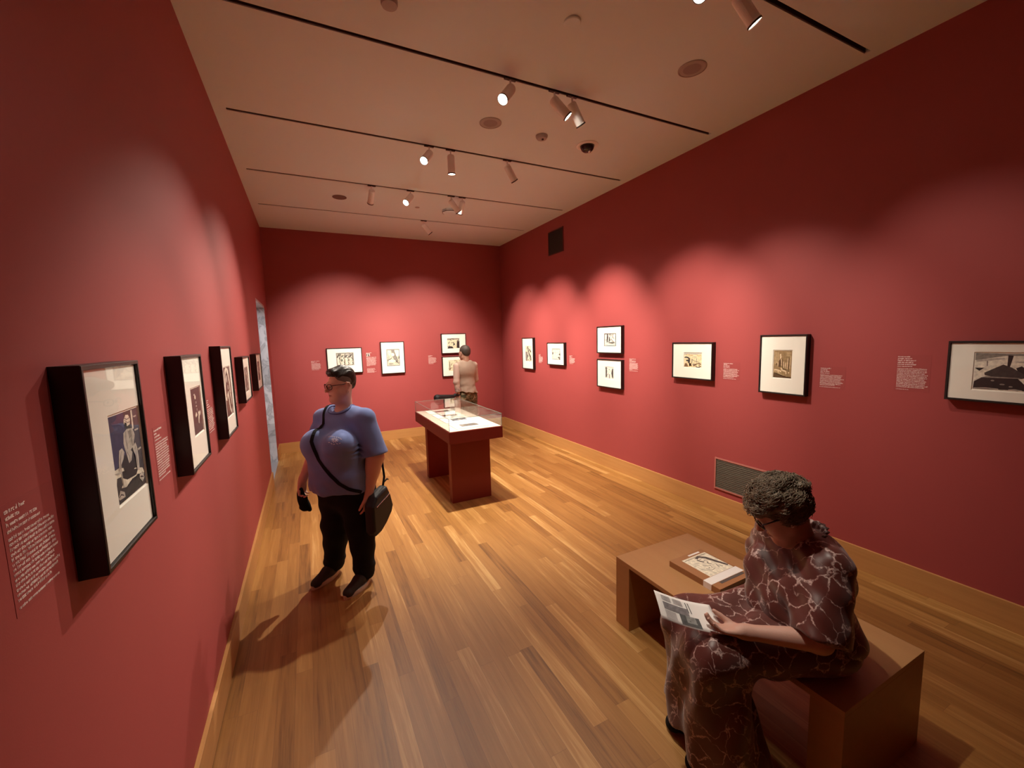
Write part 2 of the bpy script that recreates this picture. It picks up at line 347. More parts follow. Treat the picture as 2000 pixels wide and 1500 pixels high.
R5 = [(SEP2, [(.05, .5), (.05, .95), (.3, .95), (.3, .5)]), (SEP2, [(.7, .8), (.95, .8), (.95, .95), (.7, .95)]), (SEPL, stroke([(.37, .88), (.4, .78), (.37, .68)], .04)), (SEPL, stroke([(.3, .62), (.38, .76), (.44, .6), (.44, .45)], .02)),
 (SEPD, [(.27, .4), (.29, .62), (.38, .72), (.42, .6), (.43, .4)]), (SEPL, stroke([(.25, .56), (.25, .42)], .02)), (SEPD, blob(.18, .5, .03, .05)), (SEPD, stroke([(.5, .7), (.5, .4), (.55, .33), (.75, .3)], .02)),
 (SEPL, stroke([(.56, .6), (.57, .45), (.58, .36)], .02)), (SEPL, stroke([(.68, .58), (.66, .45), (.68, .36)], .015)), (SEPL, stroke([(.8, .72), (.78, .5), (.77, .32)], .02)), (SEPD, stroke([(.85, .75), (.84, .5), (.84, .25)], .02)),
 (SEPL, stroke([(.93, .8), (.92, .5), (.9, .35)], .012)), (SEPL, stroke([(.05, .28), (.2, .3), (.42, .24), (.5, .35)], .02)), (SEPL, stroke([(.42, .36), (.52, .28), (.7, .24), (.72, .14)], .03)), (SEP2, stroke([(.05, .25), (.3, .18), (.6, .06)], .03)),
 (SEPD, [(0, 0), (1, 0), (1, .05), (.55, .05), (.05, .18), (0, .1)]), (SEPL, blob(.86, .2, .03, .025)), (SEPL, blob(.42, .22, .03, .02)), (SEPL, stroke([(.08, .32), (.2, .26), (.35, .2)], .012))]
R4 = [(LG, [(0, 1), (1, 1), (1, .93), (.55, .9), (.2, .93), (0, .85)]), ((.62, .44, .22), stroke([(.1, .88), (.35, .84), (.5, .82), (.45, .9)], .03)), ((.62, .44, .22), stroke([(.7, .88), (.85, .8), (.95, .87)], .03)), (LG, stroke([(.5, .73), (.6, .75), (.7, .72)], .02)),
 (K2, stroke([(.02, .66), (.1, .7), (.2, .68), (.3, .6), (.3, .4), (.26, .28)], .05)), (K2, [(.1, .5), (.3, .54), (.33, .36), (.26, .3), (.22, .4), (.12, .42)]), (BRN, [(0, .02), (.05, .25), (.13, .28), (.2, .2), (.25, .02)]),
 ((.28, .18, .07), stroke([(.3, .32), (.4, .25), (.44, .1), (.3, .08)], .025)), (K2, stroke([(.47, .58), (.46, .4), (.43, .25)], .018)), (K2, stroke([(.47, .53), (.6, .45), (.75, .4), (.95, .3)], .014)), (G, stroke([(.72, .6), (.72, .35)], .012)),
 (G, blob(.72, .58, .03, .03)), (BRN, stroke([(.55, .1), (.62, .2), (.72, .2)], .06)), (BRN, stroke([(.7, .25), (.85, .28), (.97, .22)], .04)), (K2, stroke([(.66, .1), (.75, .02), (.88, .02), (.97, .12)], .03)), (G, blob(.55, .2, .04, .06)), (BRN, stroke([(.85, .16), (.9, .12)], .03))]
FR = []
def picture(wall, a0, a1, z0, z1, art, bg, rect, label, grp=None, depth=.045, fw_=.011):
    """framed print on a wall. a0..a1 span along the wall, rect = print span (same axes)"""
    w, h = a1-a0, z1-z0; c, zc = (a0+a1)/2, (z0+z1)/2
    if wall == 'R': loc, rz, sg = (W, c, zc), -PI/2, -1
    elif wall == 'L': loc, rz, sg = (0, c, zc), PI/2, 1
    else: loc, rz, sg = (c, D, zc), 0, 1
    t = thing('framed_print', label, 'framed picture', loc, rz, grp)
    d = depth; bm = bmesh.new()                  # mitred moulding with a small inner lip
    prof = [(0, 0), (0, -d+.002), (.002, -d), (fw_-.001, -d), (fw_, -d+.002), (fw_, -d+.007), (fw_+.002, -d+.007), (fw_+.002, -.006), (fw_, 0)]
    rings = []
    for sx, sz in ((-1, -1), (1, -1), (1, 1), (-1, 1)):
        rings.append([bm.verts.new((sx*(w/2-i), y, sz*(h/2-i))) for i, y in prof])
    for k in range(4):
        A, B = rings[k], rings[(k+1) % 4]
        for i in range(len(prof)):
            j = (i+1) % len(prof); bm.faces.new((A[i], B[i], B[j], A[j]))
    obj('frame', bm, M_black, t)
    # mat board with a bevelled window
    r0, r1, s0, s1 = rect
    if sg > 0: u0, u1 = r0-c, r1-c
    else: u0, u1 = c-r1, c-r0
    v0, v1 = s0-zc, s1-zc
    W2, H2 = w/2-fw_+.001, h/2-fw_+.001; ym = -d+.0085; bm = bmesh.new()
    o = [bm.verts.new((x, ym, z)) for x, z in ((-W2, -H2), (W2, -H2), (W2, H2), (-W2, H2))]
    g = .006
    i1 = [bm.verts.new((x, ym, z)) for x, z in ((u0-g, v0-g), (u1+g, v0-g), (u1+g, v1+g), (u0-g, v1+g))]
    i2 = [bm.verts.new((x, ym+.004, z)) for x, z in ((u0-g+.003, v0-g+.003), (u1+g-.003, v0-g+.003), (u1+g-.003, v1+g-.003), (u0-g+.003, v1+g-.003))]
    bk = [bm.verts.new((x, ym+.006, z)) for x, z in ((-W2, -H2), (W2, -H2), (W2, H2), (-W2, H2))]
    for k in range(4):
        j = (k+1) % 4
        bm.faces.new((o[k], o[j], i1[j], i1[k])); bm.faces.new((i1[k], i1[j], i2[j], i2[k])); bm.faces.new((o[k], bk[k], bk[j], o[j]))
    bm.faces.new(i2); bm.faces.new(bk[::-1])
    obj('mat_board', bm, M_mat, t)
    p = art_mesh('print', u1-u0, v1-v0, bg, art, t, 0)
    p.location = ((u0+u1)/2, ym+.0034, (v0+v1)/2)
    bm = BX((-W2, W2, -d+.0068, -d+.0073, -H2, H2)); obj('glazing', bm, M_glaz, t)
    return t
GL, GR_, GB = 'framed prints on the left wall', 'framed prints on the right wall', 'framed prints on the back wall'
picture('L', 1.262, 1.622, 1.268, 1.766, L1, K2, (1.395, 1.602, 1.393, 1.626), 'large black-framed print of a seated figure in a head wrap, nearest on left wall', GL, .055)
picture('L', 2.100, 2.462, 1.270, 1.766, L2, (.05, .025, .025), (2.235, 2.41, 1.409, 1.615), 'black-framed dark print with small white hands and face, second from the left edge', GL, .055)
picture('L', 2.985, 3.372, 1.240, 1.802, L3, (.06, .03, .02), (3.07, 3.30, 1.357, 1.667), 'tallest left-wall frame, brown print of a hooded figure with a white arch', GL, .055)
picture('L', 3.90, 4.33, 1.342, 1.712, strokes(4, 16, [G, K2, LG], (.03, .07)), (.18, .15, .12), (4.02, 4.22, 1.42, 1.62), 'small black-framed grey print on left wall, second from the doorway', GL, .055)
picture('L', 4.90, 5.40, 1.342, 1.712, strokes(5, 18, [G, K, LG], (.03, .06)), (.14, .12, .11), (5.05, 5.25, 1.43, 1.63), 'small black-framed print on left wall, closest to the marble doorway', GL, .055)
picture('R', 6.39, 6.80, 1.24, 1.802, strokes(11, 12, [K2, G], (.02, .05)) + [(K2, stroke([(.35, 1), (.5, .7), (.7, .3), (.85, .05)], .05)), (G, [(0, .05), (.3, .05), (.35, .6), (0, .65)]), (K2, stroke([(.6, .8), (.9, .6)], .06)), (CR, stroke([(.4, .55), (.55, .3), (.6, .05)], .05))], (.72, .68, .5), (6.455, 6.685, 1.381, 1.652), 'tall narrow black-framed print on right wall, closest to the far corner', GR_, .05)
picture('R', 5.41, 5.915, 1.352, 1.712, strokes(12, 9, [K2, G, LG], (.02, .04), border=G) + [(CR, stroke([(.3, .8), (.3, .4), (.35, .1)], .07)), (CR, stroke([(.6, .8), (.55, .5), (.7, .2)], .07)), (K2, stroke([(.75, .25), (.95, .05)], .06)), (K2, [(.8, .5), (1, .6), (1, .35)])], (.74, .70, .56), (5.53, 5.77, 1.44, 1.615), 'small square black-framed print on right wall, second from the far corner', GR_, .05)
picture('R', 4.10, 4.60, 1.567, 1.925, strokes(13, 5, [G, LG], (.02, .03), border=K2) + [(K, stroke([(.28, 1), (.3, .7), (.25, .3)], .05)), (K2, blob(.5, .88, .09, .08)), (CR, blob(.5, .88, .05, .05)), (K2, stroke([(.45, .75), (.48, .5), (.4, .3), (.7, .25), (.9, .3)], .04)), (G, stroke([(.75, .95), (.72, .7), (.85, .6)], .035)), (G, stroke([(.6, .6), (.7, .4), (.85, .35)], .04)), (LG, stroke([(.1, .15), (.5, .2), (.9, .12)], .03))], (.76, .74, .64), (4.214, 4.45, 1.66, 1.826), 'square black-framed print on right wall, upper of the stacked pair', GR_, .05)
picture('R', 4.10, 4.60, 1.107, 1.487, strokes(14, 6, [G, K2], (.02, .05)) + [(K2, stroke([(.1, 1), (.15, .6), (.1, .1)], .07)), (K2, stroke([(.9, .9), (.8, .5), (.9, .1)], .07)), (G, stroke([(.5, .4), (.5, .05)], .06)), (G, blob(.5, .8, .05, .05))], (.76, .74, .66), (4.262, 4.43, 1.23, 1.383), 'square black-framed print on right wall, lower of the stacked pair', GR_, .05)
picture('R', 2.785, 3.287, 1.325, 1.707, R4, (.80, .68, .42), (2.915, 3.132, 1.449, 1.597), 'wide black-framed print of an ochre landscape under a cloudy sky on right wall', GR_, .05)
picture('R', 1.925, 2.310, 1.265, 1.768, R5, SEP, (2.042, 2.190, 1.405, 1.634), 'tall black-framed sepia brown print on right wall above the seated woman', GR_, .05)
picture('R', .60, 1.112, 1.345, 1.708, R6, (.80, .76, .64), (.735, .993, 1.42, 1.637), 'wide black-framed print of dark roofs and a chimney, cut by the right edge', GR_, .05)
B1A = [((.20, .19, .15), [(0, .3), (.1, 1), (.3, 1), (.2, .5)]), (G, [(.4, .6), (.5, 1), (1, 1), (1, .3), (.85, .6)]), (LG, [(.5, .9), (.7, .98), (.8, .8), (.6, .7)])] + strokes(21, 6, [G, LG], (.015, .03), border=G, figs=4)
picture('B', .817, 1.388, 1.276, 1.717, B1A, (.62, .58, .46), (.967, 1.247, 1.41, 1.63), 'wide black-framed print of grouped figures on back wall, partly behind the standing woman', GB, .05)
picture('B', 1.706, 2.125, 1.222, 1.80, [(G, [(.35, 1), (.6, 1), (.7, .6), (.9, .25), (.6, .3), (.45, .55), (.4, .8)]), (CR, blob(.2, .8, .12, .15)), (CR, [(.6, .95), (.95, .95), (.95, .6), (.75, .55)]), (CR, blob(.4, .3, .28, .08)), (G, blob(.3, .13, .2, .04)), (K2, stroke([(.02, .35), (.25, .4), (.4, .5)], .02)), (K2, stroke([(.7, .3), (.9, .15)], .04)), (CR, blob(.48, .68, .12, .1))] + strokes(22, 6, [G, K2], (.012, .025), border=G), (.60, .55, .42), (1.805, 2.036, 1.36, 1.664), 'tall black-framed print alone at the middle of the back wall', GB, .05)
picture('B', 2.833, 3.33, 1.542, 1.923, [(K, [(0, 0), (.5, 0), (.4, .2), (.1, .25)]), (K, [(.75, .05), (1, 0), (1, .75), (.8, .8), (.85, .4)]), (K2, [(.05, .5), (.2, .75), (.15, .5)]), (K2, stroke([(.3, .55), (.5, .6), (.6, .4), (.5, .3)], .035)), (G, [(0, .85), (1, .9), (1, 1), (0, 1)])] + strokes(23, 6, [K2, G], (.02, .04)), (.72, .66, .46), (2.95, 3.195, 1.638, 1.83), 'black-framed print on back wall by the corner, upper of the pair behind the man', GB, .05)
picture('B', 2.833, 3.33, 1.10, 1.486, strokes(24, 8, [BRN, G, SEP], (.015, .03)) + [(K2, stroke([(.5, .2), (.7, .5), (.9, .1), (.5, .1)], .02)), (K2, stroke([(.1, .9), (.12, .5), (.1, .1)], .02))], (.78, .72, .5), (2.955, 3.20, 1.20, 1.41), 'black-framed pale print on back wall, lower of the pair behind the man', GB, .05)

# ------------------------------------------------------------------ wall labels: small film with rows of lettering
def wall_label(wall, a, z1, w, lines, label, panel=True, size=1.0, extra=None, seed=0, ph=None):
    """a = left end of the text as one reads it; lines: list of (length share, weight, gap after)"""
    r = random.Random(seed)
    if wall == 'R': loc, rz = (W, a, z1), -PI/2
    elif wall == 'L': loc, rz = (0, a, z1), PI/2
    else: loc, rz = (a, D, z1), 0
    t = thing('wall_label', label, 'wall label', loc, rz, 'wall labels beside the prints')
    z = -.012*size; bm = bmesh.new(); lh = .0072*size
    for ln, wt, gap in lines:
        hgt = lh*wt; x = .004; L_ = ln*w
        while x < L_:
            n = r.randint(2, 9)
            for k in range(n):
                cw = hgt*r.uniform(.32, .5)
                if x+cw > L_+.004: break
                hh = hgt*(r.choice([.62, .62, .66, .92]))
                s = cw*.34                           # letter shapes: stems and bars
                kind = r.randint(0, 3)
                if kind == 0: box(bm, x, x+s, -.0012, -.0006, z, z+hh)
                elif kind == 1: box(bm, x, x+s, -.0012, -.0006, z, z+hh); box(bm, x+s, x+cw, -.0012, -.0006, z+hgt*.45, z+hgt*.62)
                elif kind == 2: box(bm, x, x+cw, -.0012, -.0006, z, z+s); box(bm, x, x+cw, -.0012, -.0006, z+hgt*.5, z+hgt*.5+s); box(bm, x, x+s, -.0012, -.0006, z+s, z+hgt*.5)
                else: box(bm, x, x+s, -.0012, -.0006, z, z+hh*.8); box(bm, x+cw-s, x+cw, -.0012, -.0006, z, z+hh*.8)
                x += cw + hgt*.10
            x += hgt*.28
        z -= lh*1.38*gap*(wt if wt > 1 else 1)
    if panel: obj('film', BX((-.006, w+.010, -.0006, 0, z-.002, .006)), M_vinyl, t)
    obj('lettering', bm, M_letter, t)
    if extra: extra(t, w, z)
    return t
def lines(head, n, foot=.9, seed=0, full=1.0):
    r = random.Random(seed); out = [(h, 1.25, 1.0) for h in head]; out[-1] = (out[-1][0], 1.0, 1.5)
    out += [(full*r.uniform(.86, 1.0), 1, 1) for _ in range(n-1)] + [(full*r.uniform(.3, .9), 1, 1.5)]
    if foot: out.append((foot, .8, 1))
    return out
wall_label('L', 1.050, 1.520, .155, lines([.42, .3, .62, .7], 13, .9, 1), 'wall text in pinkish white, lowest left, before the nearest frame', seed=1, size=.98)
wall_label('L', 1.875, 1.512, .150, lines([.6, .18, .4, .5], 14, .9, 2), 'wall text between the seated figure print and the dark print', seed=2, size=.92)
wall_label('L', 2.760, 1.512, .150, lines([.3, .2, .4, .5], 13, .9, 3), 'wall text between the dark print and the hooded figure print', seed=3, size=.95)
wall_label('L', 3.66, 1.512, .150, lines([.4, .2, .4], 12, .9, 4), 'wall text just past the hooded figure print on left wall', seed=4, size=.95)
wall_label('R', 6.277, 1.514, .140, lines([.5, .4, .5], 10, .7, 5), 'wall text between the two prints nearest the far corner', seed=5, size=.95)
wall_label('R', 5.334, 1.518, .150, lines([.5, .3, .5], 8, .6, 6), 'short wall text to the left of the stacked pair of prints', seed=6, size=.95)
wall_label('R', 4.011, 1.512, .165, lines([.7, .3, .7, .7], 9, .9, 7), 'wall text to the right of the stacked pair of prints', seed=7, size=1.0)
wall_label('R', 2.697, 1.510, .165, lines([.6, .25, .4, .4], 9, .8, 8), 'wall text right of the ochre landscape print', seed=8, size=.98)
wall_label('R', 1.847, 1.508, .165, lines([.45, .3, .4, .4], 9, .85, 9), 'wall text right of the sepia print', seed=9, size=.98)
wall_label('R', 1.374, 1.612, .165, lines([.4, .45, .6, .5, .6, .5], 13, .4, 10), 'tallest right-wall text, left of the print with a chimney', seed=10, size=1.04)
wall_label('B', .572, 1.516, .150, lines([.85, .3, .6], 10, .8, 11), 'wall text left of the grouped figures print', seed=11, size=1.0)
def photo(t, w, z):
    art_mesh('small_photo', .062, .055, (.72, .5, .46), [(K2, [(.05, .2), (.3, .2), (.3, .9), (.1, .9)]), (K2, [(.45, .1), (.9, 0), (.7, .4), (.65, 1), (.5, .9)]), (LG, blob(.22, .9, .08, .1))], t, 0).location = (.035, -.0016, -.045)
wall_label('B', 1.457, 1.622, .175, [(.55, 1.25, 1.6), (0, 1, 6)] + [(random.Random(i).uniform(.86, 1), 1, 1) for i in range(15)] + [(.3, 1, 5)] + [(random.Random(i+40).uniform(.6, .95), 1, 1) for i in range(8)], 'tall wall text with a tiny photo between two back wall prints', seed=12, size=1.0, extra=photo)
wall_label('B', 2.574, 1.524, .160, lines([.55, .3, .5], 11, .6, 13), 'wall text left of the two stacked prints behind the man', seed=13, size=1.0)

# ------------------------------------------------------------------ ceiling fittings
for i, s in enumerate(SLOTS):
    if s < 1: continue
    o = obj('lighting_track', BX((.09, 4.03, s-.0165, s+.0165, H+.035, H+.0995), (.09, 4.03, s-.0165, s-.0125, H+.006, H+.035), (.09, 4.03, s+.0125, s+.0165, H+.006, H+.035)), M_track)
    tag(o, {1.61: 'recessed dark track slot cut off at the top right of the ceiling', 2.825: 'recessed dark track slot nearest the camera with three spotlights', 4.055: 'recessed dark track slot holding three spotlights, second nearest the camera',
         5.30: 'recessed dark track slot holding four spotlights', 6.51: 'faintest recessed track slot with one spotlight near the back wall'}[s], 'lighting track', 'lighting tracks in the ceiling')
LAMPS = []
def spot(x, s, tgt, label, power=1.0, spill=.15, size=56, blend=.95, stem=.075, ln=.155, r=.036, seen=True):
    tgt = Vector(tgt); pv = Vector((x, s, H-stem)); d = (tgt-pv).normalized()
    t = thing('spotlight', label, 'spotlight', (x, s, H), 0, 'ceiling track spotlights')
    O = Vector((x, s, H)); p = pv-O
    obj('adapter', BX((-.045, .045, -.012, .012, -.012, .020), bevel=.002), M_dark, t)
    bm = bmesh.new(); tube(bm, [(0, 0, -.010), p], .007); obj('stem', bm, M_lampw, t)
    a = p - d*.02
    bm = bmesh.new()
    lathe(bm, [(0, -.004), (r*.7, -.004), (r*.92, .004), (r, .014), (r, ln), (r*1.06, ln+.001), (r*1.06, ln+.012), (r*.97, ln+.012), (r*.93, ln-.006), (0, ln-.006)], a, d, 28, cap=False)
    obj('housing', bm, M_lampw, t, smooth=False)
    bm = bmesh.new(); lathe(bm, [(r*.90, ln-.003), (r*.90, ln-.001)], a, d, 24); obj('lens', bm, M_lens, t)
    bm = bmesh.new(); lathe(bm, [(r*1.061, ln+.006), (r*1.085, ln+.006), (r*1.085, ln+.016), (r*.985, ln+.016), (r*.985, ln+.008)], a, d, 28, cap=False); obj('rim', bm, M_dark, t)
    l = bpy.data.lights.new('bulb', 'SPOT'); l.energy = SPOT_W*power; l.color = WARM; l.spot_size = math.radians(size); l.spot_blend = blend; l.shadow_soft_size = .022
    lo = bpy.data.objects.new('bulb', l); COL.objects.link(lo); lo.parent = t; lo.location = a + d*(ln+.02)
    lo.rotation_euler = d.to_track_quat('-Z', 'Y').to_euler()
    l = bpy.data.lights.new('spill', 'SPOT'); l.energy = SPOT_W*power*spill; l.color = WARM; l.spot_size = math.radians(125); l.spot_blend = 1; l.shadow_soft_size = .03  # second wide spot added to each lamp to brighten floor and lower walls
    ls = bpy.data.objects.new('spill', l); COL.objects.link(ls); ls.parent = t; ls.location = lo.location
    ls.rotation_euler = (d*.35 + Vector((0, 0, -1.0))).to_track_quat('-Z', 'Y').to_euler()
    return t
spot(1.955, 2.825, (0, 1.75, 1.15), 'white spotlight on the nearest track, shining with a bright glare, left of its pair', .62, spill=.1, size=38)
spot(2.325, 2.825, (W, 2.05, 1.45), 'white spotlight on the nearest track, middle of three, lens a thin bright ellipse', .68, spill=.12, size=50)
spot(2.485, 2.825, (W, 3.10, 1.45), 'white spotlight on the nearest track, rightmost, barrel facing away', 1.1, spill=.15)
spot(1.700, 4.055, (0, 2.45, 1.35), 'white spotlight with round glowing lens, left on the second track', 1.0, size=50)
spot(1.912, 4.055, (2.05, 4.35, .8), 'white spotlight pointing straight down above the display case', 2.3, spill=.1, size=78)
spot(2.525, 4.055, (W, 4.45, 1.5), 'white spotlight tilted to the right on the second track', 1.75)
spot(1.347, 5.30, (1.15, D, 1.45), 'white spotlight with dark barrel, leftmost on the third track', 1.6, size=62)
spot(1.805, 5.30, (0, 3.75, 1.35), 'white spotlight with oval glowing lens on the third track', 1.4)
spot(2.325, 5.30, (W, 5.75, 1.5), 'pale spotlight tilted right on the third track, behind the octagonal device', 1.7)
spot(2.475, 5.30, (2.45, D, 1.45), 'brightly glowing slim spotlight on the third track, rightmost', 1.75, size=62)
spot(2.280, 6.51, (W, 6.65, 1.5), 'tiny spotlight alone on the track near the back wall', 1.1)
spot(2.72, 1.61, (W, .95, 1.45), 'spotlight cut off by the top edge, showing a slanted glowing lens', .22, spill=.05)
spot(2.49, 1.61, (.0, .9, 1.2), 'spotlight mostly above the top edge of the view', .06)
spot(1.50, 1.61, (2.05, 1.15, .4), 'spotlight above the top edge of the view, aimed down at the bench', .60, spill=.0, size=42)
# ceiling discs and devices
def disc(x, y, r, name, label, cat, m, h=.006, prof=None, ndark=0):
    bm = bmesh.new(); lathe(bm, prof or [(r, 0), (r, h*.7), (r-.004, h), (r*.3, h+.001)], (0, 0, 0), (0, 0, -1), 40)
    t = thing(name, label, cat, (x, y, H)); obj('cover', bm, m, t); return t
def speaker(x, y, r, label):
    t = thing('ceiling_speaker', label, 'ceiling speaker', (x, y, H), 0, 'round ceiling speakers')
    bm = bmesh.new(); lathe(bm, [(r, 0), (r, .004), (r-.008, .007), (r-.010, .004)], (0, 0, 0), (0, 0, -1), 40); obj('rim', bm, M_greyp, t)
    bm = bmesh.new(); lathe(bm, [(r-.010, .003), (r*.5, .0045), (.001, .005)], (0, 0, 0), (0, 0, -1), 40); obj('grille', bm, M_greyp2, t)
M_greyp2 = mat('speaker_mesh', (.32, .26, .25), .7, bump=.4, bscale=500)
speaker(3.075, 2.215, .095, 'round grey ceiling speaker at the upper right, nearest the camera')
speaker(2.07, 3.443, .095, 'round grey ceiling speaker between the two nearest tracks')
t = disc(1.034, 5.865, .085, 'ceiling_speaker', 'dark round ceiling fitting beyond the third track on the left', 'ceiling speaker', mat('brown_disc', (.16, .09, .06), .6)); t['group'] = 'round ceiling speakers'
t = thing('smoke_detector', 'small grey smoke detector with a dark dot left of the dome camera', 'smoke detector', (2.592, 3.466, H))
bm = bmesh.new(); lathe(bm, [(.055, 0), (.055, .012), (.044, .030), (.018, .036), (.001, .036)], (0, 0, 0), (0, 0, -1), 36); obj('cover', bm, M_greyp, t)
bm = bmesh.new(); lathe(bm, [(.010, .034), (.010, .044), (.001, .046)], (0, -.015, 0), (0, 0, -1), 16); obj('sensor', bm, M_dark, t)
t = thing('dome_camera', 'black dome security camera in a white ring on the ceiling', 'security camera', (3.10, 3.46, H))
bm = bmesh.new(); lathe(bm, [(.105, 0), (.105, .006), (.090, .012), (.070, .010), (.068, .002)], (0, 0, 0), (0, 0, -1), 44); obj('ring', bm, M_lampw, t)
bm = bmesh.new(); lathe(bm, [(.068, .004), (.066, .022), (.055, .045), (.035, .060), (.001, .066)], (0, 0, 0), (0, 0, -1), 36); obj('dome', bm, M_dome, t, smooth=True)
bm = bmesh.new(); lathe(bm, [(.012, 0), (.012, .02), (.001, .024)], (0, -.03, -.058), (0, -.4, -1), 12); obj('lens', bm, M_steel, t)
disc(2.054, 2.197, .05, 'ceiling_disc', 'faint white ring flush with the ceiling at the top centre', 'ceiling disc', M_ceil, .012)
disc(2.038, 5.917, .03, 'ceiling_disc', 'very small pale disc on the ceiling beyond the third track', 'ceiling disc', M_greyp)
disc(1.053, 2.478, .045, 'smoke_detector', 'small pale detector cut by the top edge of the view', 'smoke detector', M_greyp, .03)
t = thing('ceiling_diffuser', 'pale octagonal ceiling device with a dark rim beside two spotlights', 'ceiling device', (2.50, 5.88, H))
bm = bmesh.new(); lathe(bm, [(.115, 0), (.115, .035), (.085, .050), (.001, .050)], (0, 0, 0), (0, 0, -1), 8); obj('cover', bm, M_ceil, t)
bm = bmesh.new(); tube(bm, [(.117*math.cos(a), .117*math.sin(a), -.034) for a in [PI/8*(2*k)+PI/8*0 for k in range(8)]], .004, 6, True); obj('rim', bm, M_dark, t)

# ------------------------------------------------------------------ wall grilles on the right wall
def grille(y0, y1, z0, z1, n, m, mf, label, name):
    t = thing(name, label, 'air vent', (W, (y0+y1)/2, (z0+z1)/2)); a, b = (y1-y0)/2, (z1-z0)/2
    obj('backing', BX((-.002, 0, -a, a, -b, b)), M_dark, t)
    f = .014
    obj('frame', BX((-.012, 0, -a, a, b-f, b), (-.012, 0, -a, a, -b, -b+f), (-.012, 0, -a, -a+f, -b+f, b-f), (-.012, 0, a-f, a, -b+f, b-f)), mf, t)
    bm = bmesh.new()
    for k in range(n):
        z = -b+f + (2*b-2*f)*(k+.5)/n; h = (2*b-2*f)/n*.42
        v = [bm.verts.new(p) for p in ((-.003, -a+f, z+h), (-.009, -a+f, z-h), (-.009, a-f, z-h), (-.003, a-f, z+h), (-.0025, -a+f, z+h), (-.0085, -a+f, z-h*1.1), (-.0085, a-f, z-h*1.1), (-.0025, a-f, z+h))]
        bm.faces.new(v[:4]); bm.faces.new(v[4:][::-1])
    o = obj('slats', bm, m, t); return t
grille(2.02, 2.755, .235, .555, 16, M_grille, mat('pink_vent_edge', (.45, .16, .13), .4), 'low olive-grey louvred vent near the floor behind the seated woman', 'wall_vent')
grille(5.45, 5.88, 3.10, 3.465, 12, M_darkgrille, mat('dark_red_vent_edge', (.10, .012, .010), .5), 'small dark square vent high on the right wall near the ceiling', 'wall_vent')

# ------------------------------------------------------------------ display case
CX0, CX1, CY0, CY1 = 1.77, 2.38, 4.06, 5.545
t = thing('display_case', 'red museum display case with a clear cover standing on the oak floor', 'display case', ((CX0+CX1)/2, (CY0+CY1)/2, 0))
a, b = (CX1-CX0)/2, (CY1-CY0)/2
obj('top_slab', BX((-a, a, -b, b, .722, .848), bevel=.003), M_redcase, t)
for s in (-1, 1):
    ya, yb = (s*(b-.205), s*(b-.30)); obj('leg_panel', BX((-.232, .232, min(ya, yb), max(ya, yb), 0, .722), bevel=.002), M_redcase, t)
obj('apron', BX((-.225, .225, -b+.30, b-.30, .675, .722)), M_redcase, t)
obj('deck', BX((-a+.012, a-.012, -b+.012, b-.012, .848, .8515)), M_deck, t)
gz, ga, gb, th = .984, a-.006, b-.006, .004
def shell(x0, x1, y0, y1, z0, z1):
    bm = bmesh.new(); box(bm, x0, x1, y0, y1, z0, z1); return bm
obj('clear_cover', BX((-ga, ga, -gb, -gb+th, .848, gz), (-ga, ga, gb-th, gb, .848, gz), (-ga, -ga+th, -gb+th, gb-th, .848, gz), (ga-th, ga, -gb+th, gb-th, .848, gz), (-ga, ga, -gb, gb, gz, gz+th)), M_glass, t)
bm = bmesh.new()
e = .0018
for x in (-ga, ga):
    for y in (-gb, gb): box(bm, x-e, x+e, y-e, y+e, .849, gz+th)
    box(bm, x-e, x+e, -gb, gb, gz+th-e, gz+th+e)
for y in (-gb, gb): box(bm, -ga, ga, y-e, y+e, gz+th-e, gz+th+e)
obj('cover_edge', bm, M_gedge, t)
def card(x0, x1, y0, y1, px0, px1, py0, py1, label, seed, rot=0, cols=(K2, G, LG), bg=K2):
    t = thing('matted_print', label, 'matted print', ((x0+x1)/2, (y0+y1)/2, .8515), rot, 'matted prints inside the display case')
    w, h = (x1-x0)/2, (y1-y0)/2
    obj('mat_board', BX((-w, w, -h, h, 0, .006), bevel=.0008), M_mat, t)
    o = art_mesh('print', px1-px0, py1-py0, bg, strokes(seed, 10, list(cols), (.03, .08)), t, 0); o.rotation_euler = (-PI/2, 0, 0)
    o.location = ((px0+px1)/2-(x0+x1)/2, (py0+py1)/2-(y0+y1)/2, .0066); return t
card(1.885, 2.255, 4.155, 4.46, 1.972, 2.178, 4.232, 4.357, 'cream matted dark print lying nearest inside the display case', 31, bg=(.12, .10, .09))
card(1.885, 2.235, 4.505, 4.80, 1.990, 2.175, 4.597, 4.722, 'cream matted grey print lying second inside the display case', 32, bg=(.10, .10, .12))
card(1.885, 2.235, 4.85, 5.14, 1.99, 2.17, 4.93, 5.05, 'cream matted print lying third from the front in the display case', 33)
card(1.885, 2.235, 5.19, 5.47, 1.99, 2.17, 5.27, 5.38, 'cream matted print lying at the far end of the display case', 34)

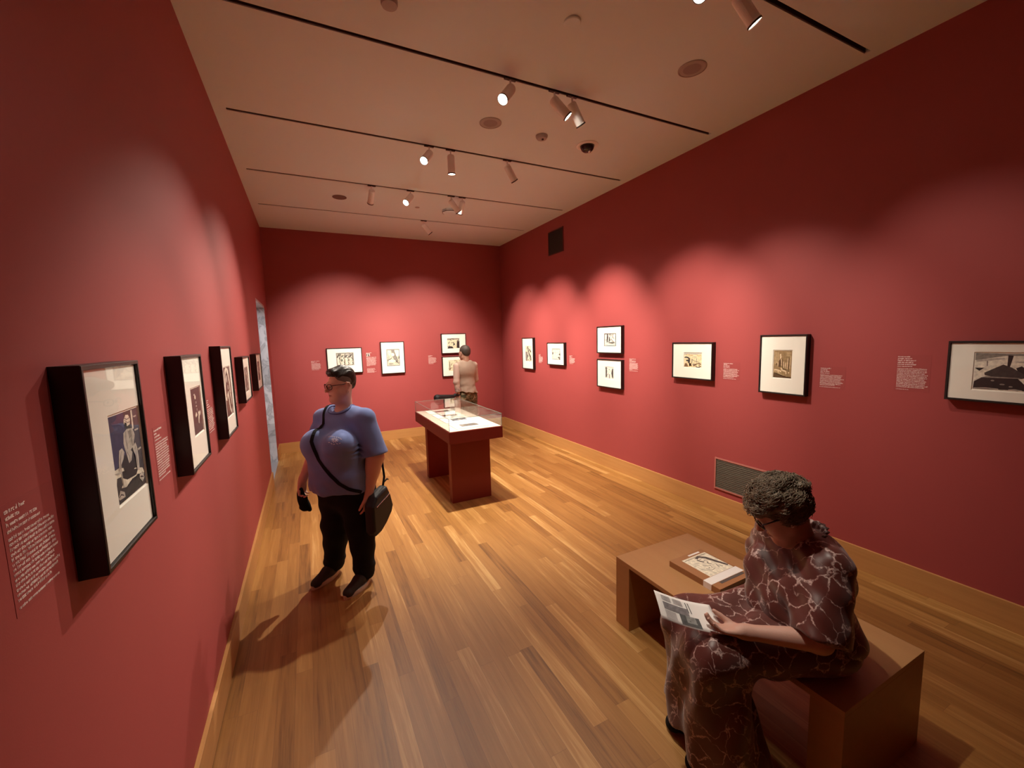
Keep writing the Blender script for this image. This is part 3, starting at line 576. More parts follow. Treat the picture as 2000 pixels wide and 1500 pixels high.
# ------------------------------------------------------------------ bench, book
BX0, BX1, BY0, BY1, BZ = 2.150, 2.775, .695, 1.925, .43
t = thing('bench', 'light oak box bench on which the woman in a patterned dress sits', 'bench', ((BX0+BX1)/2, (BY0+BY1)/2, 0))
a, b = (BX1-BX0)/2, (BY1-BY0)/2
obj('seat_board', BX((-a, a, -b, b, BZ-.024, BZ), bevel=.0015), M_bench, t)
for s in (-1, 1):
    ya, yb = s*b, s*(b-.115); obj('end_panel', BX((-a, a, min(ya, yb), max(ya, yb), 0, BZ-.024), bevel=.0015), M_bench, t)
obj('stretcher', BX((-.02, .0, -b+.115, b-.115, .16, BZ-.024)), M_bench, t)
M_cover = mat('book_cover', (.36, .17, .07), .35, var=.06, vscale=6)
M_pages = mat('book_pages', (.20, .16, .12), .8)
t = thing('book', 'thick tan hardback with a drawing of a woman on its cover lying on the bench', 'book', (2.49, 1.525, BZ), math.radians(1.5))
w, h = .137, .165
obj('cover', BX((-w, w, -h, h, 0, .003), (-w, w, -h, h, .031, .034), (-w, -w+.003, -h, h, .003, .031), bevel=.0008), M_cover, t)
obj('page_block', BX((-w+.003, w-.004, -h+.004, h-.004, .003, .031)), M_pages, t)
obj('paper_band', BX((-w-.0006, w+.0006, -.115, -.065, .0338, .0346), (-w-.0012, -w-.0002, -.115, -.065, 0, .0346)), M_white, t)
BK = [((.50, .44, .34), [(.05, .95), (.95, .95), (.95, .9), (.05, .9)]), ((.10, .08, .07), stroke([(.45, .85), (.6, .9), (.75, .75), (.85, .45), (.97, .15)], .06)), (K2, stroke([(.42, .8), (.45, .68), (.5, .6)], .025)),
 (CR, blob(.57, .72, .1, .13, .3)), (K2, stroke([(.5, .78), (.56, .76)], .008)), (K2, stroke([(.6, .8), (.66, .78)], .008)), (K2, stroke([(.55, .66), (.62, .66)], .008)), (K2, stroke([(.6, .58), (.55, .5), (.6, .42)], .015)),
 (K2, stroke([(.3, .5), (.5, .38), (.45, .28)], .010)), (K2, stroke([(.1, .45), (.15, .3), (.35, .2), (.5, .22)], .008)), (K2, stroke([(.25, .35), (.35, .3), (.4, .35)], .007)), (K2, stroke([(.7, .35), (.65, .2)], .010)), (K2, stroke([(.75, .28), (.78, .18)], .012)), (G, stroke([(.15, .7), (.3, .62)], .006)), (G, stroke([(.1, .6), (.25, .55)], .006))]
o = art_mesh('cover_picture', .20, .19, (.84, .78, .62), BK, t, 0); o.rotation_euler = (-PI/2, 0, 0); o.location = (.022, .032, .0344)
bm = BX((.0, .095, .138, .150, .0341, .0349)); obj('title_strip', bm, M_white, t)
obj('cover_lower_strip', BX((-.08, .115, -.135, -.118, .0341, .0347)), mat('dark_caption', (.10, .08, .07), .7), t)

# ------------------------------------------------------------------ soft bodies: signed-distance shapes turned into one smooth mesh
V = lambda *a: np.array(a, float)
def Cc(a, b, ra, rb=None, k=.02): return ('c', V(*a), V(*b), ra, ra if rb is None else rb, k, 1)
def El(c, r, k=.02, R=None): return ('e', V(*c), V(*r), R, k, 1)
def Sub(p, k=.01): return ('op', -1, p, k)
def Int(p, k=.003): return ('op', 2, p, k)
def Pl(p, n): n = V(*n); return ('p', V(*p), n/np.linalg.norm(n))        # keeps the side opposite to n
def Gr(*ps, k=.02): return ('g', list(ps), k)
def Fn(f): return ('f', f)
def smin(a, b, k):
    h = np.maximum(k-np.abs(a-b), 0)/k; return np.minimum(a, b) - h*h*k*.25
def bound(p):
    if p[0] == 'c': c = (p[1]+p[2])/2; return c, np.linalg.norm(p[1]-p[2])/2 + max(p[3], p[4])
    if p[0] == 'e': return p[1], max(p[2])
    if p[0] == 'g':
        bs = [bound(q) for q in p[1] if q[0] in 'ceg' and q[0] != 'op']; c = sum(b[0] for b in bs)/len(bs)
        return c, max(np.linalg.norm(b[0]-c)+b[1] for b in bs)
    return None
def sd(p, P, R=None, c=None):
    t = p[0]
    if t == 'c':
        a, b, ra, rb = p[1:5]; ba = b-a; pa = P-a
        h = np.clip(pa@ba/max(ba@ba, 1e-9), 0, 1); return np.linalg.norm(pa - h[:, None]*ba, axis=1) - (ra + (rb-ra)*h)
    if t == 'e':
        q = P-p[1]
        if p[3] is not None: q = q@p[3]
        k0 = np.linalg.norm(q/p[2], axis=1); k1 = np.linalg.norm(q/p[2]**2, axis=1)+1e-9; return k0*(k0-1)/k1
    if t == 'p': return (P-p[1])@p[2]
    if t == 'g': return ev(p[1], P, R, c)
def ev(prims, P, R=None, c=None):
    d = np.full(len(P), 1.0)
    for p in prims:
        if p[0] == 'op':
            if p[1] == -1: e = -sd(p[2], P)
            else: e = sd(p[2], P)
            d = -smin(-d, -e, p[3])
        elif p[0] == 'f': d = p[1](d, P)
        else:
            if R is not None:
                bc, br = bound(p)
                if np.linalg.norm(bc-c) - br > R + .06: continue
            k = p[5] if p[0] == 'c' else (p[4] if p[0] == 'e' else p[2])
            d = smin(d, sd(p, P, R, c), k)
    return d
def sdf_mesh(name, prims, h, pad=.02, lo=None, hi=None):
    bs = [bound(p) for p in prims if p[0] in ('c', 'e', 'g')]
    lo_ = np.min([b[0]-b[1] for b in bs], axis=0)-pad if lo is None else V(*lo)
    hi_ = np.max([b[0]+b[1] for b in bs], axis=0)+pad if hi is None else V(*hi)
    B = 12; nb = np.ceil((hi_-lo_)/(h*B)).astype(int); n = nb*B+1
    A = np.full(n, 1.0, np.float32); R = h*B*.5*math.sqrt(3)
    loc = np.stack(np.meshgrid(*[np.arange(B+1)]*3, indexing='ij'), -1).reshape(-1, 3)*h
    for i in range(nb[0]):
        for j in range(nb[1]):
            for k in range(nb[2]):
                o = lo_ + V(i, j, k)*B*h; c = o + B*h/2
                if not any(np.linalg.norm(b[0]-c)-b[1] < R+.02 for b in bs): continue
                d0 = ev(prims, c[None], R, c)[0]
                if d0 > R*1.35+.02: continue
                if d0 < -R*1.6-.02: A[i*B:i*B+B+1, j*B:j*B+B+1, k*B:k*B+B+1] = -1.0; continue
                A[i*B:i*B+B+1, j*B:j*B+B+1, k*B:k*B+B+1] = ev(prims, loc+o, R, c).reshape(B+1, B+1, B+1)
    A[0], A[-1], A[:, 0], A[:, -1], A[:, :, 0], A[:, :, -1] = 1, 1, 1, 1, 1, 1
    S = A < 0
    cor = [(a, b, c) for a in (0, 1) for b in (0, 1) for c in (0, 1)]
    sl = lambda X, o: X[o[0]:X.shape[0]-1+o[0], o[1]:X.shape[1]-1+o[1], o[2]:X.shape[2]-1+o[2]]
    cnt = sum(sl(S, o).astype(np.int8) for o in cor); act = (cnt > 0) & (cnt < 8)
    idx = np.argwhere(act); vid = np.full(act.shape, -1, np.int32); vid[tuple(idx.T)] = np.arange(len(idx))
    acc = np.zeros((len(idx), 3)); num = np.zeros(len(idx))
    vals = {o: A[tuple((idx+np.array(o)).T)] for o in cor}
    for o in cor:
        for ax in range(3):
            if o[ax]: continue
            o2 = list(o); o2[ax] = 1; o2 = tuple(o2); a, b = vals[o], vals[o2]; m = (a < 0) != (b < 0)
            t = np.where(m, a/np.where(m, a-b, 1), 0); p = np.tile(np.array(o, float), (len(idx), 1)); p[:, ax] += t
            acc[m] += p[m]; num[m] += 1
    verts = (idx + acc/num[:, None])*h + lo_
    quads = []
    for ax in range(3):
        u, v = (ax+1) % 3, (ax+2) % 3
        s0 = [slice(1, -1)]*3; s0[ax] = slice(0, -1); s1 = list(s0); s1[ax] = slice(1, None)
        a, b = S[tuple(s0)], S[tuple(s1)]; e = np.argwhere(a != b); off = np.array([1, 1, 1]); off[ax] = 0; e2 = e+off
        inside = a[tuple(e.T)]
        def g(du, dv):
            q = e2.copy(); q[:, u] -= du; q[:, v] -= dv; return vid[tuple(q.T)]
        Q = np.stack([g(1, 1), g(0, 1), g(0, 0), g(1, 0)], 1); Q[~inside] = Q[~inside][:, ::-1]; quads.append(Q)
    Q = np.concatenate(quads); Q = Q[(Q >= 0).all(1)]
    # two light smoothing passes along the mesh edges
    E_ = np.concatenate([Q[:, [0, 1]], Q[:, [1, 2]], Q[:, [2, 3]], Q[:, [3, 0]]])
    for w in (.5, -.52, .4):
        sm = np.zeros_like(verts); ct = np.zeros(len(verts))
        np.add.at(sm, E_[:, 0], verts[E_[:, 1]]); np.add.at(sm, E_[:, 1], verts[E_[:, 0]]); np.add.at(ct, E_[:, 0], 1); np.add.at(ct, E_[:, 1], 1)
        verts = verts + w*(sm/np.maximum(ct, 1)[:, None]-verts)
    me = bpy.data.meshes.new(name)
    me.vertices.add(len(verts)); me.vertices.foreach_set('co', verts.astype(np.float32).ravel())
    me.loops.add(Q.size); me.loops.foreach_set('vertex_index', Q.astype(np.int32).ravel())
    me.polygons.add(len(Q)); me.polygons.foreach_set('loop_start', np.arange(0, Q.size, 4, dtype=np.int32)); me.polygons.foreach_set('loop_total', np.full(len(Q), 4, np.int32))
    me.update(calc_edges=True); me.validate()
    return me
def snap(prims, p, off=.003, it=6):
    p = V(*p)
    for _ in range(it):
        e = 1e-3; P = np.array([p, p+V(e, 0, 0), p+V(0, e, 0), p+V(0, 0, e)]); d = ev(prims, P); g = (d[1:]-d[0])/e; g /= np.linalg.norm(g)+1e-9
        p = p - g*(d[0]-off)
    return p, g
def Rz(a): a = math.radians(a); return np.array([[math.cos(a), -math.sin(a), 0], [math.sin(a), math.cos(a), 0], [0, 0, 1]])
def Rx(a): a = math.radians(a); return np.array([[1, 0, 0], [0, math.cos(a), -math.sin(a)], [0, math.sin(a), math.cos(a)]])
class Head:
    """head frame: origin mid head, face towards -y, x to the person's left"""
    def __init__(s, c, yaw=0, pitch=0, sc_=1.0, roll=0): s.c = V(*c); s.R = Rz(yaw)@Rx(pitch); s.s = sc_
    def p(s, *q): return s.c + s.R@(V(*q)*s.s)
    def C(s, a, b, ra, rb=None, k=.012): return Cc(s.p(*a), s.p(*b), ra*s.s, (ra if rb is None else rb)*s.s, k)
    def E(s, c, r, k=.012): return El(s.p(*c), V(*r)*s.s, k, s.R)
    def Pl(s, p, n): return Pl(s.p(*p), s.R@V(*n))
    def prims(s, full=0.0):
        f = full
        o = [s.E((0, .018, .034), (.073, .092, .080), .02), s.E((0, -.022, -.028), (.061+.006*f, .066, .088), .03), s.E((0, .0, -.03), (.064+.008*f, .07, .07), .03)]
        for x in (-1, 1):
            o += [s.E((x*(.034+.006*f), -.048, -.042), (.028+.006*f, .030, .036), .02), s.C((x*.050, .0, -.062), (x*.018, -.062, -.098), .018+.006*f, .016, .03)]
        o += [s.E((0, -.066, -.098), (.022, .020, .018), .02), s.C((-.034, -.080, .020), (.034, -.080, .020), .009, .009, .014)]
        if f: o += [s.E((0, -.035, -.112), (.045, .045, .026), .03)]
        for x in (-1, 1): o += [Sub(s.E((x*.031, -.101, .001), (.018, .016, .011)), .012)]
        for x in (-1, 1): o += [s.E((x*.031, -.078, .001), (.0135, .0125, .0115), .003), s.C((x*.017, -.090, .009), (x*.043, -.081, .008), .0035, .003, .004)]
        o += [s.C((0, -.088, .006), (0, -.112, -.028), .0065, .0105, .010), s.E((0, -.109, -.031), (.012, .011, .009), .006)]
        for x in (-1, 1): o += [s.E((x*.011, -.100, -.034), (.007, .009, .007), .005)]
        o += [s.C((-.019, -.083, -.0615), (.019, -.083, -.0615), .0050, .0050, .006), s.E((0, -.090, -.0605), (.013, .006, .0048), .004), s.E((0, -.0885, -.0705), (.0145, .0065, .0055), .004), Sub(s.C((-.020, -.0935, -.0655), (.020, -.0935, -.0655), .0018), .003)]
        for x in (-1, 1):
            ex = .0775 + .004*f
            o += [s.E((x*ex, .016, -.008), (.0075, .018, .031), .004), s.C((x*(ex+.006), .030, .014), (x*(ex+.006), .032, -.010), .0050, .0050, .003), s.C((x*(ex+.004), .010, .021), (x*(ex+.006), .028, .016), .0045, .005, .003), s.E((x*(ex+.002), .008, -.034), (.006, .009, .010), .004), Sub(s.E((x*(ex+.010), .015, -.006), (.007, .009, .014)), .003)]
        return o
def glasses(hd, parent, col, lens=True):
    def P(*q): return tuple(hd.p(*q))
    bm = bmesh.new()
    for x in (-1, 1):
        pts = []
        for i in range(20):
            a = 2*PI*i/20; w_, h_ = .026, .019; ca, sa = math.cos(a), math.sin(a)
            px = x*.033 + w_*np.sign(ca)*abs(ca)**.75; pz = .000 + h_*np.sign(sa)*abs(sa)**.75
            pts.append(P(px, -.106+abs(px)*.22+.002, pz))
        tube(bm, pts, .0029, 6, True)
        tube(bm, [P(x*.059, -.092, .010), P(x*.072, -.070, .012), P(x*.079, -.02, .010), P(x*.079, .015, .012), P(x*.078, .028, -.004)], .0030, 6)
    tube(bm, [P(-.008, -.103, .006), P(0, -.106, .009), P(.008, -.103, .006)], .002, 6)
    g = obj('eyeglasses', bm, col, parent)
    bm = bmesh.new()
    for x in (-1, 1):
        vs = []
        for i in range(20):
            a = 2*PI*i/20; ca, sa = math.cos(a), math.sin(a)
            px = x*.033 + .0245*np.sign(ca)*abs(ca)**.75; pz = .0175*np.sign(sa)*abs(sa)**.75
            vs.append(bm.verts.new(P(px, -.1045+abs(px)*.22, pz)))
        bm.faces.new(vs)
    obj('lens_pair', bm, M_glaz, g)
def eyes(hd, parent):
    for x in (-1, 1):
        bm = bmesh.new(); lathe(bm, [(.0001, -.0120), (.0038, -.0113), (.0075, -.0094), (.0105, -.006), (.012, -.001)], hd.p(x*.031, -.0805, .001), hd.R@V(0, 1, 0), 16, cap=False)
        me_m = [M_eye, M_iris]; o = obj('eye', bm, None, parent, smooth=True, mats=me_m)
        for p in o.data.polygons[:32]: p.material_index = 1
def hand(w, d, n, s, curl, sc_=1.0, spread=0.0, thumb=(.55, .65, .35), tcurl=15):
    """w wrist, d towards the fingers, n palm side, s towards the thumb; curl = bend per finger (deg per joint)"""
    d = V(*d); d /= np.linalg.norm(d); n = V(*n); n -= d*(n@d); n /= np.linalg.norm(n); s_ = np.cross(d, n); s_ = s_ if s_@V(*s) > 0 else -s_
    w = V(*w); o = []
    o += [Cc(w-d*.01, w+d*.02, .024*sc_, .026*sc_, .02), El(w+d*.048*sc_, V(.036, .042, .0155)*sc_, .015, np.stack([s_, d, n], 1))]
    offs = [.030, .010, -.011, -.029]; lens_ = [.070, .078, .072, .057]; kn = [.088, .092, .088, .080]; rad = [.0095, .0098, .0092, .0082]
    for i in range(4):
        k0 = w + d*kn[i]*sc_ + s_*offs[i]*sc_
        o.append(Cc(w + d*.02*sc_ + s_*offs[i]*.6*sc_, k0, .012*sc_, rad[i]*1.1*sc_, .010))
        a = 0; p = k0; dd0 = d + s_*spread*offs[i]/.03; dd0 /= np.linalg.norm(dd0)
        cu = curl[i] if isinstance(curl, (list, tuple)) else curl; cu = cu if isinstance(cu, (list, tuple)) else (cu, cu*1.2, cu*.8)
        for j, sh in enumerate((.44, .31, .25)):
            a += math.radians(cu[j]); q = p + (dd0*math.cos(a) + n*math.sin(a))*lens_[i]*sh*sc_
            o.append(Cc(p, q, rad[i]*(1-.08*j)*sc_, rad[i]*(.92-.10*j)*sc_, .0035)); p = q
    td = d*thumb[0] + s_*thumb[1] + n*thumb[2]; td /= np.linalg.norm(td); p = w + d*.022*sc_ + s_*.020*sc_
    for j, ln in enumerate((.042, .034, .028)):
        a = math.radians(tcurl*j); dd = td*math.cos(a) + (d*.8+n*.5-s_*.3)*math.sin(a); dd /= np.linalg.norm(dd); q = p + dd*ln*sc_
        o.append(Cc(p, q, (.0150-.0022*j)*sc_, (.0128-.0020*j)*sc_, .006 if j else .014)); p = q
    return o
def skin_mat(name, col):
    m = mat(name, col, .5, bump=.12, bscale=260, var=.07, vscale=14); m.node_tree.nodes['Principled BSDF'].inputs['Subsurface Weight'].default_value = .06
    m.node_tree.nodes['Principled BSDF'].inputs['Subsurface Radius'].default_value = (.012, .005, .003); return m
M_skin = skin_mat('skin_fair', (.70, .42, .32)); M_skin2 = skin_mat('skin_older', (.56, .32, .25)); M_skin3 = skin_mat('skin_tanned', (.50, .28, .20))
M_lip = mat('lips', (.42, .16, .13), .4); M_eye = mat('eye_white', (.75, .72, .68), .2); M_iris = mat('eye_iris', (.05, .03, .02), .15)
M_hair = mat('black_hair', (.016, .010, .008), .34, bump=.8, bscale=160); M_buzz = mat('shaved_hair', (.17, .145, .12), .7, bump=.5, bscale=500)
M_blue = mat('blue_cotton', (.165, .235, .52), .85, bump=.15, bscale=400, sheen=.15, var=.05, vscale=5); M_blk = mat('black_cloth', (.006, .006, .008), .9, bump=.2, bscale=200, spec=.25)
M_bag = mat('black_bag_nylon', (.007, .006, .008), .6, bump=.1, bscale=200); M_shoe = mat('charcoal_suede', (.035, .03, .028), .9, bump=.3, bscale=300); M_sole = mat('pale_rubber', (.66, .58, .50), .6)
def paint_lips(o, hd, m):
    o.data.materials.append(m); me = o.data; n = len(me.polygons); c = np.zeros(n*3, np.float32); me.polygons.foreach_get('center', c); c = c.reshape(-1, 3)
    q = (c-hd.c)@hd.R/hd.s; ix = np.where((np.abs(q[:, 0]) < .019) & (q[:, 1] < -.078) & (np.abs(q[:, 2]+.0655) < .0085*(1-np.abs(q[:, 0])/.026)))[0]
    for i in ix: me.polygons[i].material_index = 1
def wrinkle(f): return Fn(f)

# ------------------------------------------------------------------ standing woman in blue
woman = thing('person', 'person standing in a blue t-shirt and black trousers with a crossbody bag', 'person', (.72, 3.28, 0), math.radians(-44.5))
hd = Head((.008, -.012, 1.497), -24, 4, .985)
body = hd.prims(1.0) + [hd.E((0, -.076, -.100), (.020, .016, .016), .015), Cc((.005, .018, 1.43), (0, .02, 1.30), .053, .062, .03), El((0, .02, 1.05), (.17, .11, .26), .04), El((0, .0, .80), (.17, .12, .14), .05),
    Cc((-.18, .01, 1.245), (.18, .01, 1.245), .05, .05, .05)]
aL = [Cc((.185, .01, 1.23), (.262, .0, .965), .054, .062, .03), Cc((.262, .0, .965), (.222, -.055, .70), .058, .032, .02), El((.25, -.02, .90), (.045, .048, .08), .03)] + hand((.222, -.055, .705), (-.10, -.10, -1), (-.9, -.1, .1), (-.2, -1, 0), [(14, 16, 10), (18, 20, 12), (22, 24, 14), (26, 26, 16)], .95, .1, (.8, .45, .2))
aR = [Cc((-.19, .01, 1.24), (-.282, .0, .985), .056, .048, .03), Cc((-.282, .0, .985), (-.288, -.135, .80), .048, .029, .02)] + hand((-.288, -.135, .80), (.05, -.25, -1), (.9, -.1, .1), (.2, -1, 0), [(30, 40, 30)]*4, .95, 0, (.8, .4, .3))
legs = []
for s, y in ((.126, -.04), (-.180, -.01)): legs += [Cc((s*.6, 0, .72), (s*.95, -.01, .42), .085, .06, .04), Cc((s*.95, -.01, .42), (s, y, .10), .055, .04, .03), Cc((s, y+.02, .07), (s, y-.12, .05), .034, .028, .02)]
me = sdf_mesh('body', body+aL+aR+legs, .0048); o = obj('body', me, M_skin, woman, smooth=True); paint_lips(o, hd, M_lip); eyes(hd, woman)
def shirt_f(d, P):
    x, y, z = P.T
    w = .0040*np.sin(z*50+np.sin(x*14)*2.4+y*10) * np.clip((1.06-z)/.2, 0, 1)*np.clip((z-.72)/.1, .2, 1) + .0025*np.sin(x*38+z*30+np.sin(z*25))*np.clip((z-.95)/.1, 0, 1)
    w += .006*np.sin(np.arctan2(x, -y)*7+z*6)*np.clip((.86-z)/.12, 0, 1)
    w += .004*np.sin(x*60+z*22)*np.clip(1-np.abs(z-.80)/.12, 0, 1)
    f = np.exp(-(((x-.175)/.05)**2 + ((z-1.05)/.045)**2 + ((y+.10)/.08)**2)); w += .010*np.sin((z*1.2+x*.5)*150)*f
    return d + w
shirt = [Gr(El((0, .0, 1.15), (.205, .125, .17), .05), El((.098, -.165, 1.085), (.118, .112, .108), .05), El((-.098, -.165, 1.085), (.118, .112, .108), .05), El((0, -.085, .92), (.205, .185, .20), .08), El((0, -.065, .77), (.222, .205, .19), .08),
    El((0, .055, 1.16), (.19, .085, .15), .05), El((0, .05, .84), (.20, .13, .2), .06), Cc((-.178, .008, 1.242), (.178, .008, 1.242), .073, .073, .05), Cc((-.10, .015, 1.28), (.10, .015, 1.28), .055, .055, .04),
    Int(Pl((0, 0, .722), (0, -.10, -1)), .006), k=.02),
    Gr(Cc((.178, .008, 1.238), (.268, -.002, .97), .084, .092, .03), Int(Pl((.258, 0, .985), (.20, 0, -1)), .006), k=.03),
    Gr(Cc((-.175, .008, 1.235), (-.29, .0, .99), .072, .080, .03), Int(Pl((-.285, 0, 1.0), (-.30, 0, -1)), .006), k=.03),
    Sub(El((0, -.022, 1.372), (.082, .088, .075)), .006), Fn(shirt_f)]
me = sdf_mesh('t_shirt', shirt, .006); o_shirt = obj('t_shirt', me, M_blue, woman, smooth=True)
bm = bmesh.new(); pts = []
for i in range(40):                                  # ribbed neckband
    a = 2*PI*i/40; pts.append(snap(shirt, (.087*math.cos(a), -.020+.090*math.sin(a), 1.315), .001, 4)[0])
tube(bm, pts, .0055, 8, True); obj('neckband', bm, mat('navy_rib', (.085, .115, .29), .85), o_shirt, smooth=True)
def pants_f(d, P):
    x, y, z = P.T; m = np.clip((.75-z)/.1, 0, 1)
    return d + m*(.0045*np.sin(z*42+np.sin(x*20)+y*18) + .0025*np.sin(z*95+x*22+y*14)*np.exp(-((z-.10)/.07)**2))
pants = [El((0, -.025, .76), (.205, .165, .17), .05), Cc((.085, -.02, .70), (.112, -.02, .40), .140, .098, .06), Cc((.112, -.02, .40), (.128, -.038, .06), .098, .072, .05),
    Cc((-.085, -.02, .70), (-.130, -.01, .40), .140, .098, .06), Cc((-.130, -.01, .40), (-.182, -.008, .06), .098, .072, .05), Fn(pants_f), Int(Pl((0, 0, .045), (0, 0, -1)), .006)]
obj('trousers', sdf_mesh('trousers', pants, .0075), M_blk, woman, smooth=True)
def shoe(x, y, parent, rz=0, m=M_shoe, ms=M_sole, L_=.285, name='shoe'):
    c, s = math.cos(rz), math.sin(rz)
    T = lambda a, b, z: (x + a*c - b*s, y + a*s + b*c, z)
    pr = [Cc(T(0, .015, .05), T(0, -.06, .055), .040, .042, .03), Cc(T(0, -.06, .052), T(.004, -.185, .032), .042, .038, .03), El(T(0, .015, .075), (.042, .045, .04), .03), Int(Pl((0, 0, .014), (0, 0, -1)), .004)]
    o = obj(name, sdf_mesh(name, pr, .0055), m, parent, smooth=True)
    bm = bmesh.new(); out = []
    for i in range(32):
        a = 2*PI*i/32; v = -math.cos(a)*.5+.5; yy = .063 - v*(L_+.006); wd_ = .0455+.006*math.sin(v*PI) + .004*math.sin(v*2*PI-1.2); out.append((math.sin(a)*wd_ + .003*v, yy))
    r0 = [bm.verts.new(T(a, b, .0)) for a, b in out]; r1 = [bm.verts.new(T(a*1.03, b, .012)) for a, b in out]; r2 = [bm.verts.new(T(a*.98, b, .030)) for a, b in out]
    for A, B in ((r0, r1), (r1, r2)):
        for i in range(32): bm.faces.new((A[i], A[(i+1) % 32], B[(i+1) % 32], B[i]))
    bm.faces.new(r0[::-1]); bm.faces.new(r2); obj('sole', bm, ms, o, smooth=False)
shoe(.130, -.045, woman); shoe(-.184, -.015, woman)
hair = [Gr(hd.E((0, .020, .040), (.078, .098, .086), .01), Int(hd.Pl((0, -.045, .07), (0, -.9, -.42)), .012), Int(hd.Pl((0, .045, -.055), (0, -.25, -1)), .01),
        Sub(hd.E((.108, -.015, .005), (.064, .088, .082)), .008), Sub(hd.E((-.108, -.015, .005), (.064, .088, .082)), .008), k=.01),
        hd.C((.020, -.055, .098), (.012, .02, .116), .026, .028, .02), hd.C((-.022, -.053, .098), (-.012, .02, .114), .026, .028, .02), hd.E((0, -.050, .098), (.044, .024, .022), .02), hd.E((.0, .05, .085), (.06, .05, .045), .03), hd.E((0, .075, .045), (.058, .038, .062), .02), hd.E((0, .085, .0), (.045, .022, .045), .02),
        Fn(lambda d, P: d + .0016*np.sin(((P-hd.c)@hd.R)[:, 0]*420+((P-hd.c)@hd.R)[:, 1]*60))]
obj('hair', sdf_mesh('hair', hair, .0036), M_hair, woman, smooth=True)
bz = [hd.E((0, .019, .034), (.0755, .0945, .0825), .01), Int(hd.Pl((0, -.040, .02), (0, -1, -.25)), .004), Int(hd.Pl((0, .05, -.045), (0, -.2, -1)), .006), Sub(hd.E((.078, .012, -.012), (.03, .022, .034)), .004), Sub(hd.E((-.078, .012, -.012), (.03, .022, .034)), .004)]
obj('shaved_hair', sdf_mesh('shaved_hair', bz, .0036), M_buzz, woman, smooth=True)['label'] = 'short grey shaved side hair'
M_tort = mat('tortoise_frame', (.045, .012, .010), .25)
glasses(hd, woman, M_tort)
bm = bmesh.new(); tube(bm, [hd.p(.084+.002*math.cos(a), .006+.009*math.cos(a), -.050+.009*math.sin(a)) for a in [2*PI*i/14 for i in range(14)]], .0011, 5, True); obj('earring', bm, M_steel, woman)
# strap over the right shoulder, across the front, to the bag on the left hip
path = [(-.115, .085, 1.22), (-.115, .04, 1.31), (-.112, -.03, 1.31), (-.100, -.10, 1.25), (-.082, -.19, 1.19), (-.055, -.26, 1.13), (-.028, -.27, 1.07), (.0, -.27, 1.01), (.035, -.27, .96), (.085, -.26, .90), (.125, -.23, .84), (.165, -.19, .79), (.20, -.12, .75)]
pp = []
for a, b in zip(path, path[1:]):
    for k in range(4): pp.append(tuple(V(*a)+(V(*b)-V(*a))*k/4))
pp.append(path[-1]); bm = bmesh.new(); rows = []
sn = [snap(shirt, p, .0035) for p in pp]
for i, (p, g) in enumerate(sn):
    t = sn[min(i+1, len(sn)-1)][0]-sn[max(i-1, 0)][0]; t /= np.linalg.norm(t); s = np.cross(t, g); s /= np.linalg.norm(s)
    rows.append([bm.verts.new(p+s*a*.0115+g*b*.0016) for a, b in ((-1, -1), (1, -1), (1, 1), (-1, 1))])
for A, B in zip(rows, rows[1:]):
    for k in range(4): bm.faces.new((A[k], A[(k+1) % 4], B[(k+1) % 4], B[k]))
bag = thing('crossbody_bag', 'slouchy black crossbody bag at the hip of the person in blue', 'bag', (0, 0, 0)); bag.location = (.72, 3.28, 0); bag.rotation_euler = (0, 0, math.radians(-44.5))
SIL = [(-.13, .44), (-.10, .405), (-.04, .415), (.03, .455), (.105, .52), (.125, .565), (.098, .66), (.06, .735), (.0, .725), (-.08, .70), (-.13, .64)]
bb = bmesh.new(); lay_ = []
for l_, k_ in ((.232, .90), (.245, .99), (.272, 1.0), (.300, .97), (.312, .86)):
    lay_.append([bb.verts.new((l_, -.005+(b_+.005)*k_, .57+(z_-.57)*k_)) for b_, z_ in SIL])
for A, B in zip(lay_, lay_[1:]):
    for k in range(len(SIL)): bb.faces.new((A[k], A[(k+1) % len(SIL)], B[(k+1) % len(SIL)], B[k]))
bb.faces.new(lay_[0][::-1]); bb.faces.new(lay_[-1])
bp_ = obj('pouch', bb, M_bag, bag, smooth=False); bv = bp_.modifiers.new('bevel', 'BEVEL'); bv.width = .006; bv.segments = 3
obj('strap', bm, M_blk, bag)
bm = bmesh.new(); tube(bm, [(.314, -.09, .625), (.314, -.02, .645), (.314, .04, .66), (.312, .075, .67)], .0035, 6); obj('zipper', bm, M_steel, bag)
bm = bmesh.new(); tube(bm, [(.268, .06, .73), (.262, .09, .79), (.235, .11, .92), (.18, .10, 1.08), (.08, .14, 1.20), (-.05, .15, 1.25), (-.115, .095, 1.235)], .009, 6); obj('strap', bm, M_blk, bag)
bm = bmesh.new(); tube(bm, [(.262, .085, .75), (.268, .115, .765), (.266, .13, .755)], .006, 6); obj('buckle', bm, M_dark, bag)
# white emblem printed on the left chest: arc of lettering round a small sprig
M_logo = mat('white_print', (.88, .90, .95), .7)
bm = bmesh.new(); rg = random.Random(5)
def chest(u, v):
    p, g = snap(shirt, (.128+u, -.25+abs(u)*.3, 1.150+v), .0012); return p, g
def mark(u, v, a, ln, wd_):
    c = [(u+math.cos(a)*ln*s-math.sin(a)*wd_*t, v+math.sin(a)*ln*s+math.cos(a)*wd_*t) for s, t in ((-.5, -.5), (.5, -.5), (.5, .5), (-.5, .5))]
    bm.faces.new([bm.verts.new(chest(*q)[0]) for q in c])
for i in range(9):
    a = math.radians(165-i*18); mark(.050*math.cos(a), .034*math.sin(a), a, .011, .0045); mark(.050*math.cos(a)+.003, .034*math.sin(a)-.001, a+1.4, .007, .003)
for i in range(11):
    a = 2*PI*i/11; mark(.017*math.cos(a)+.004, .014*math.sin(a)-.002, a, .017, .0036)
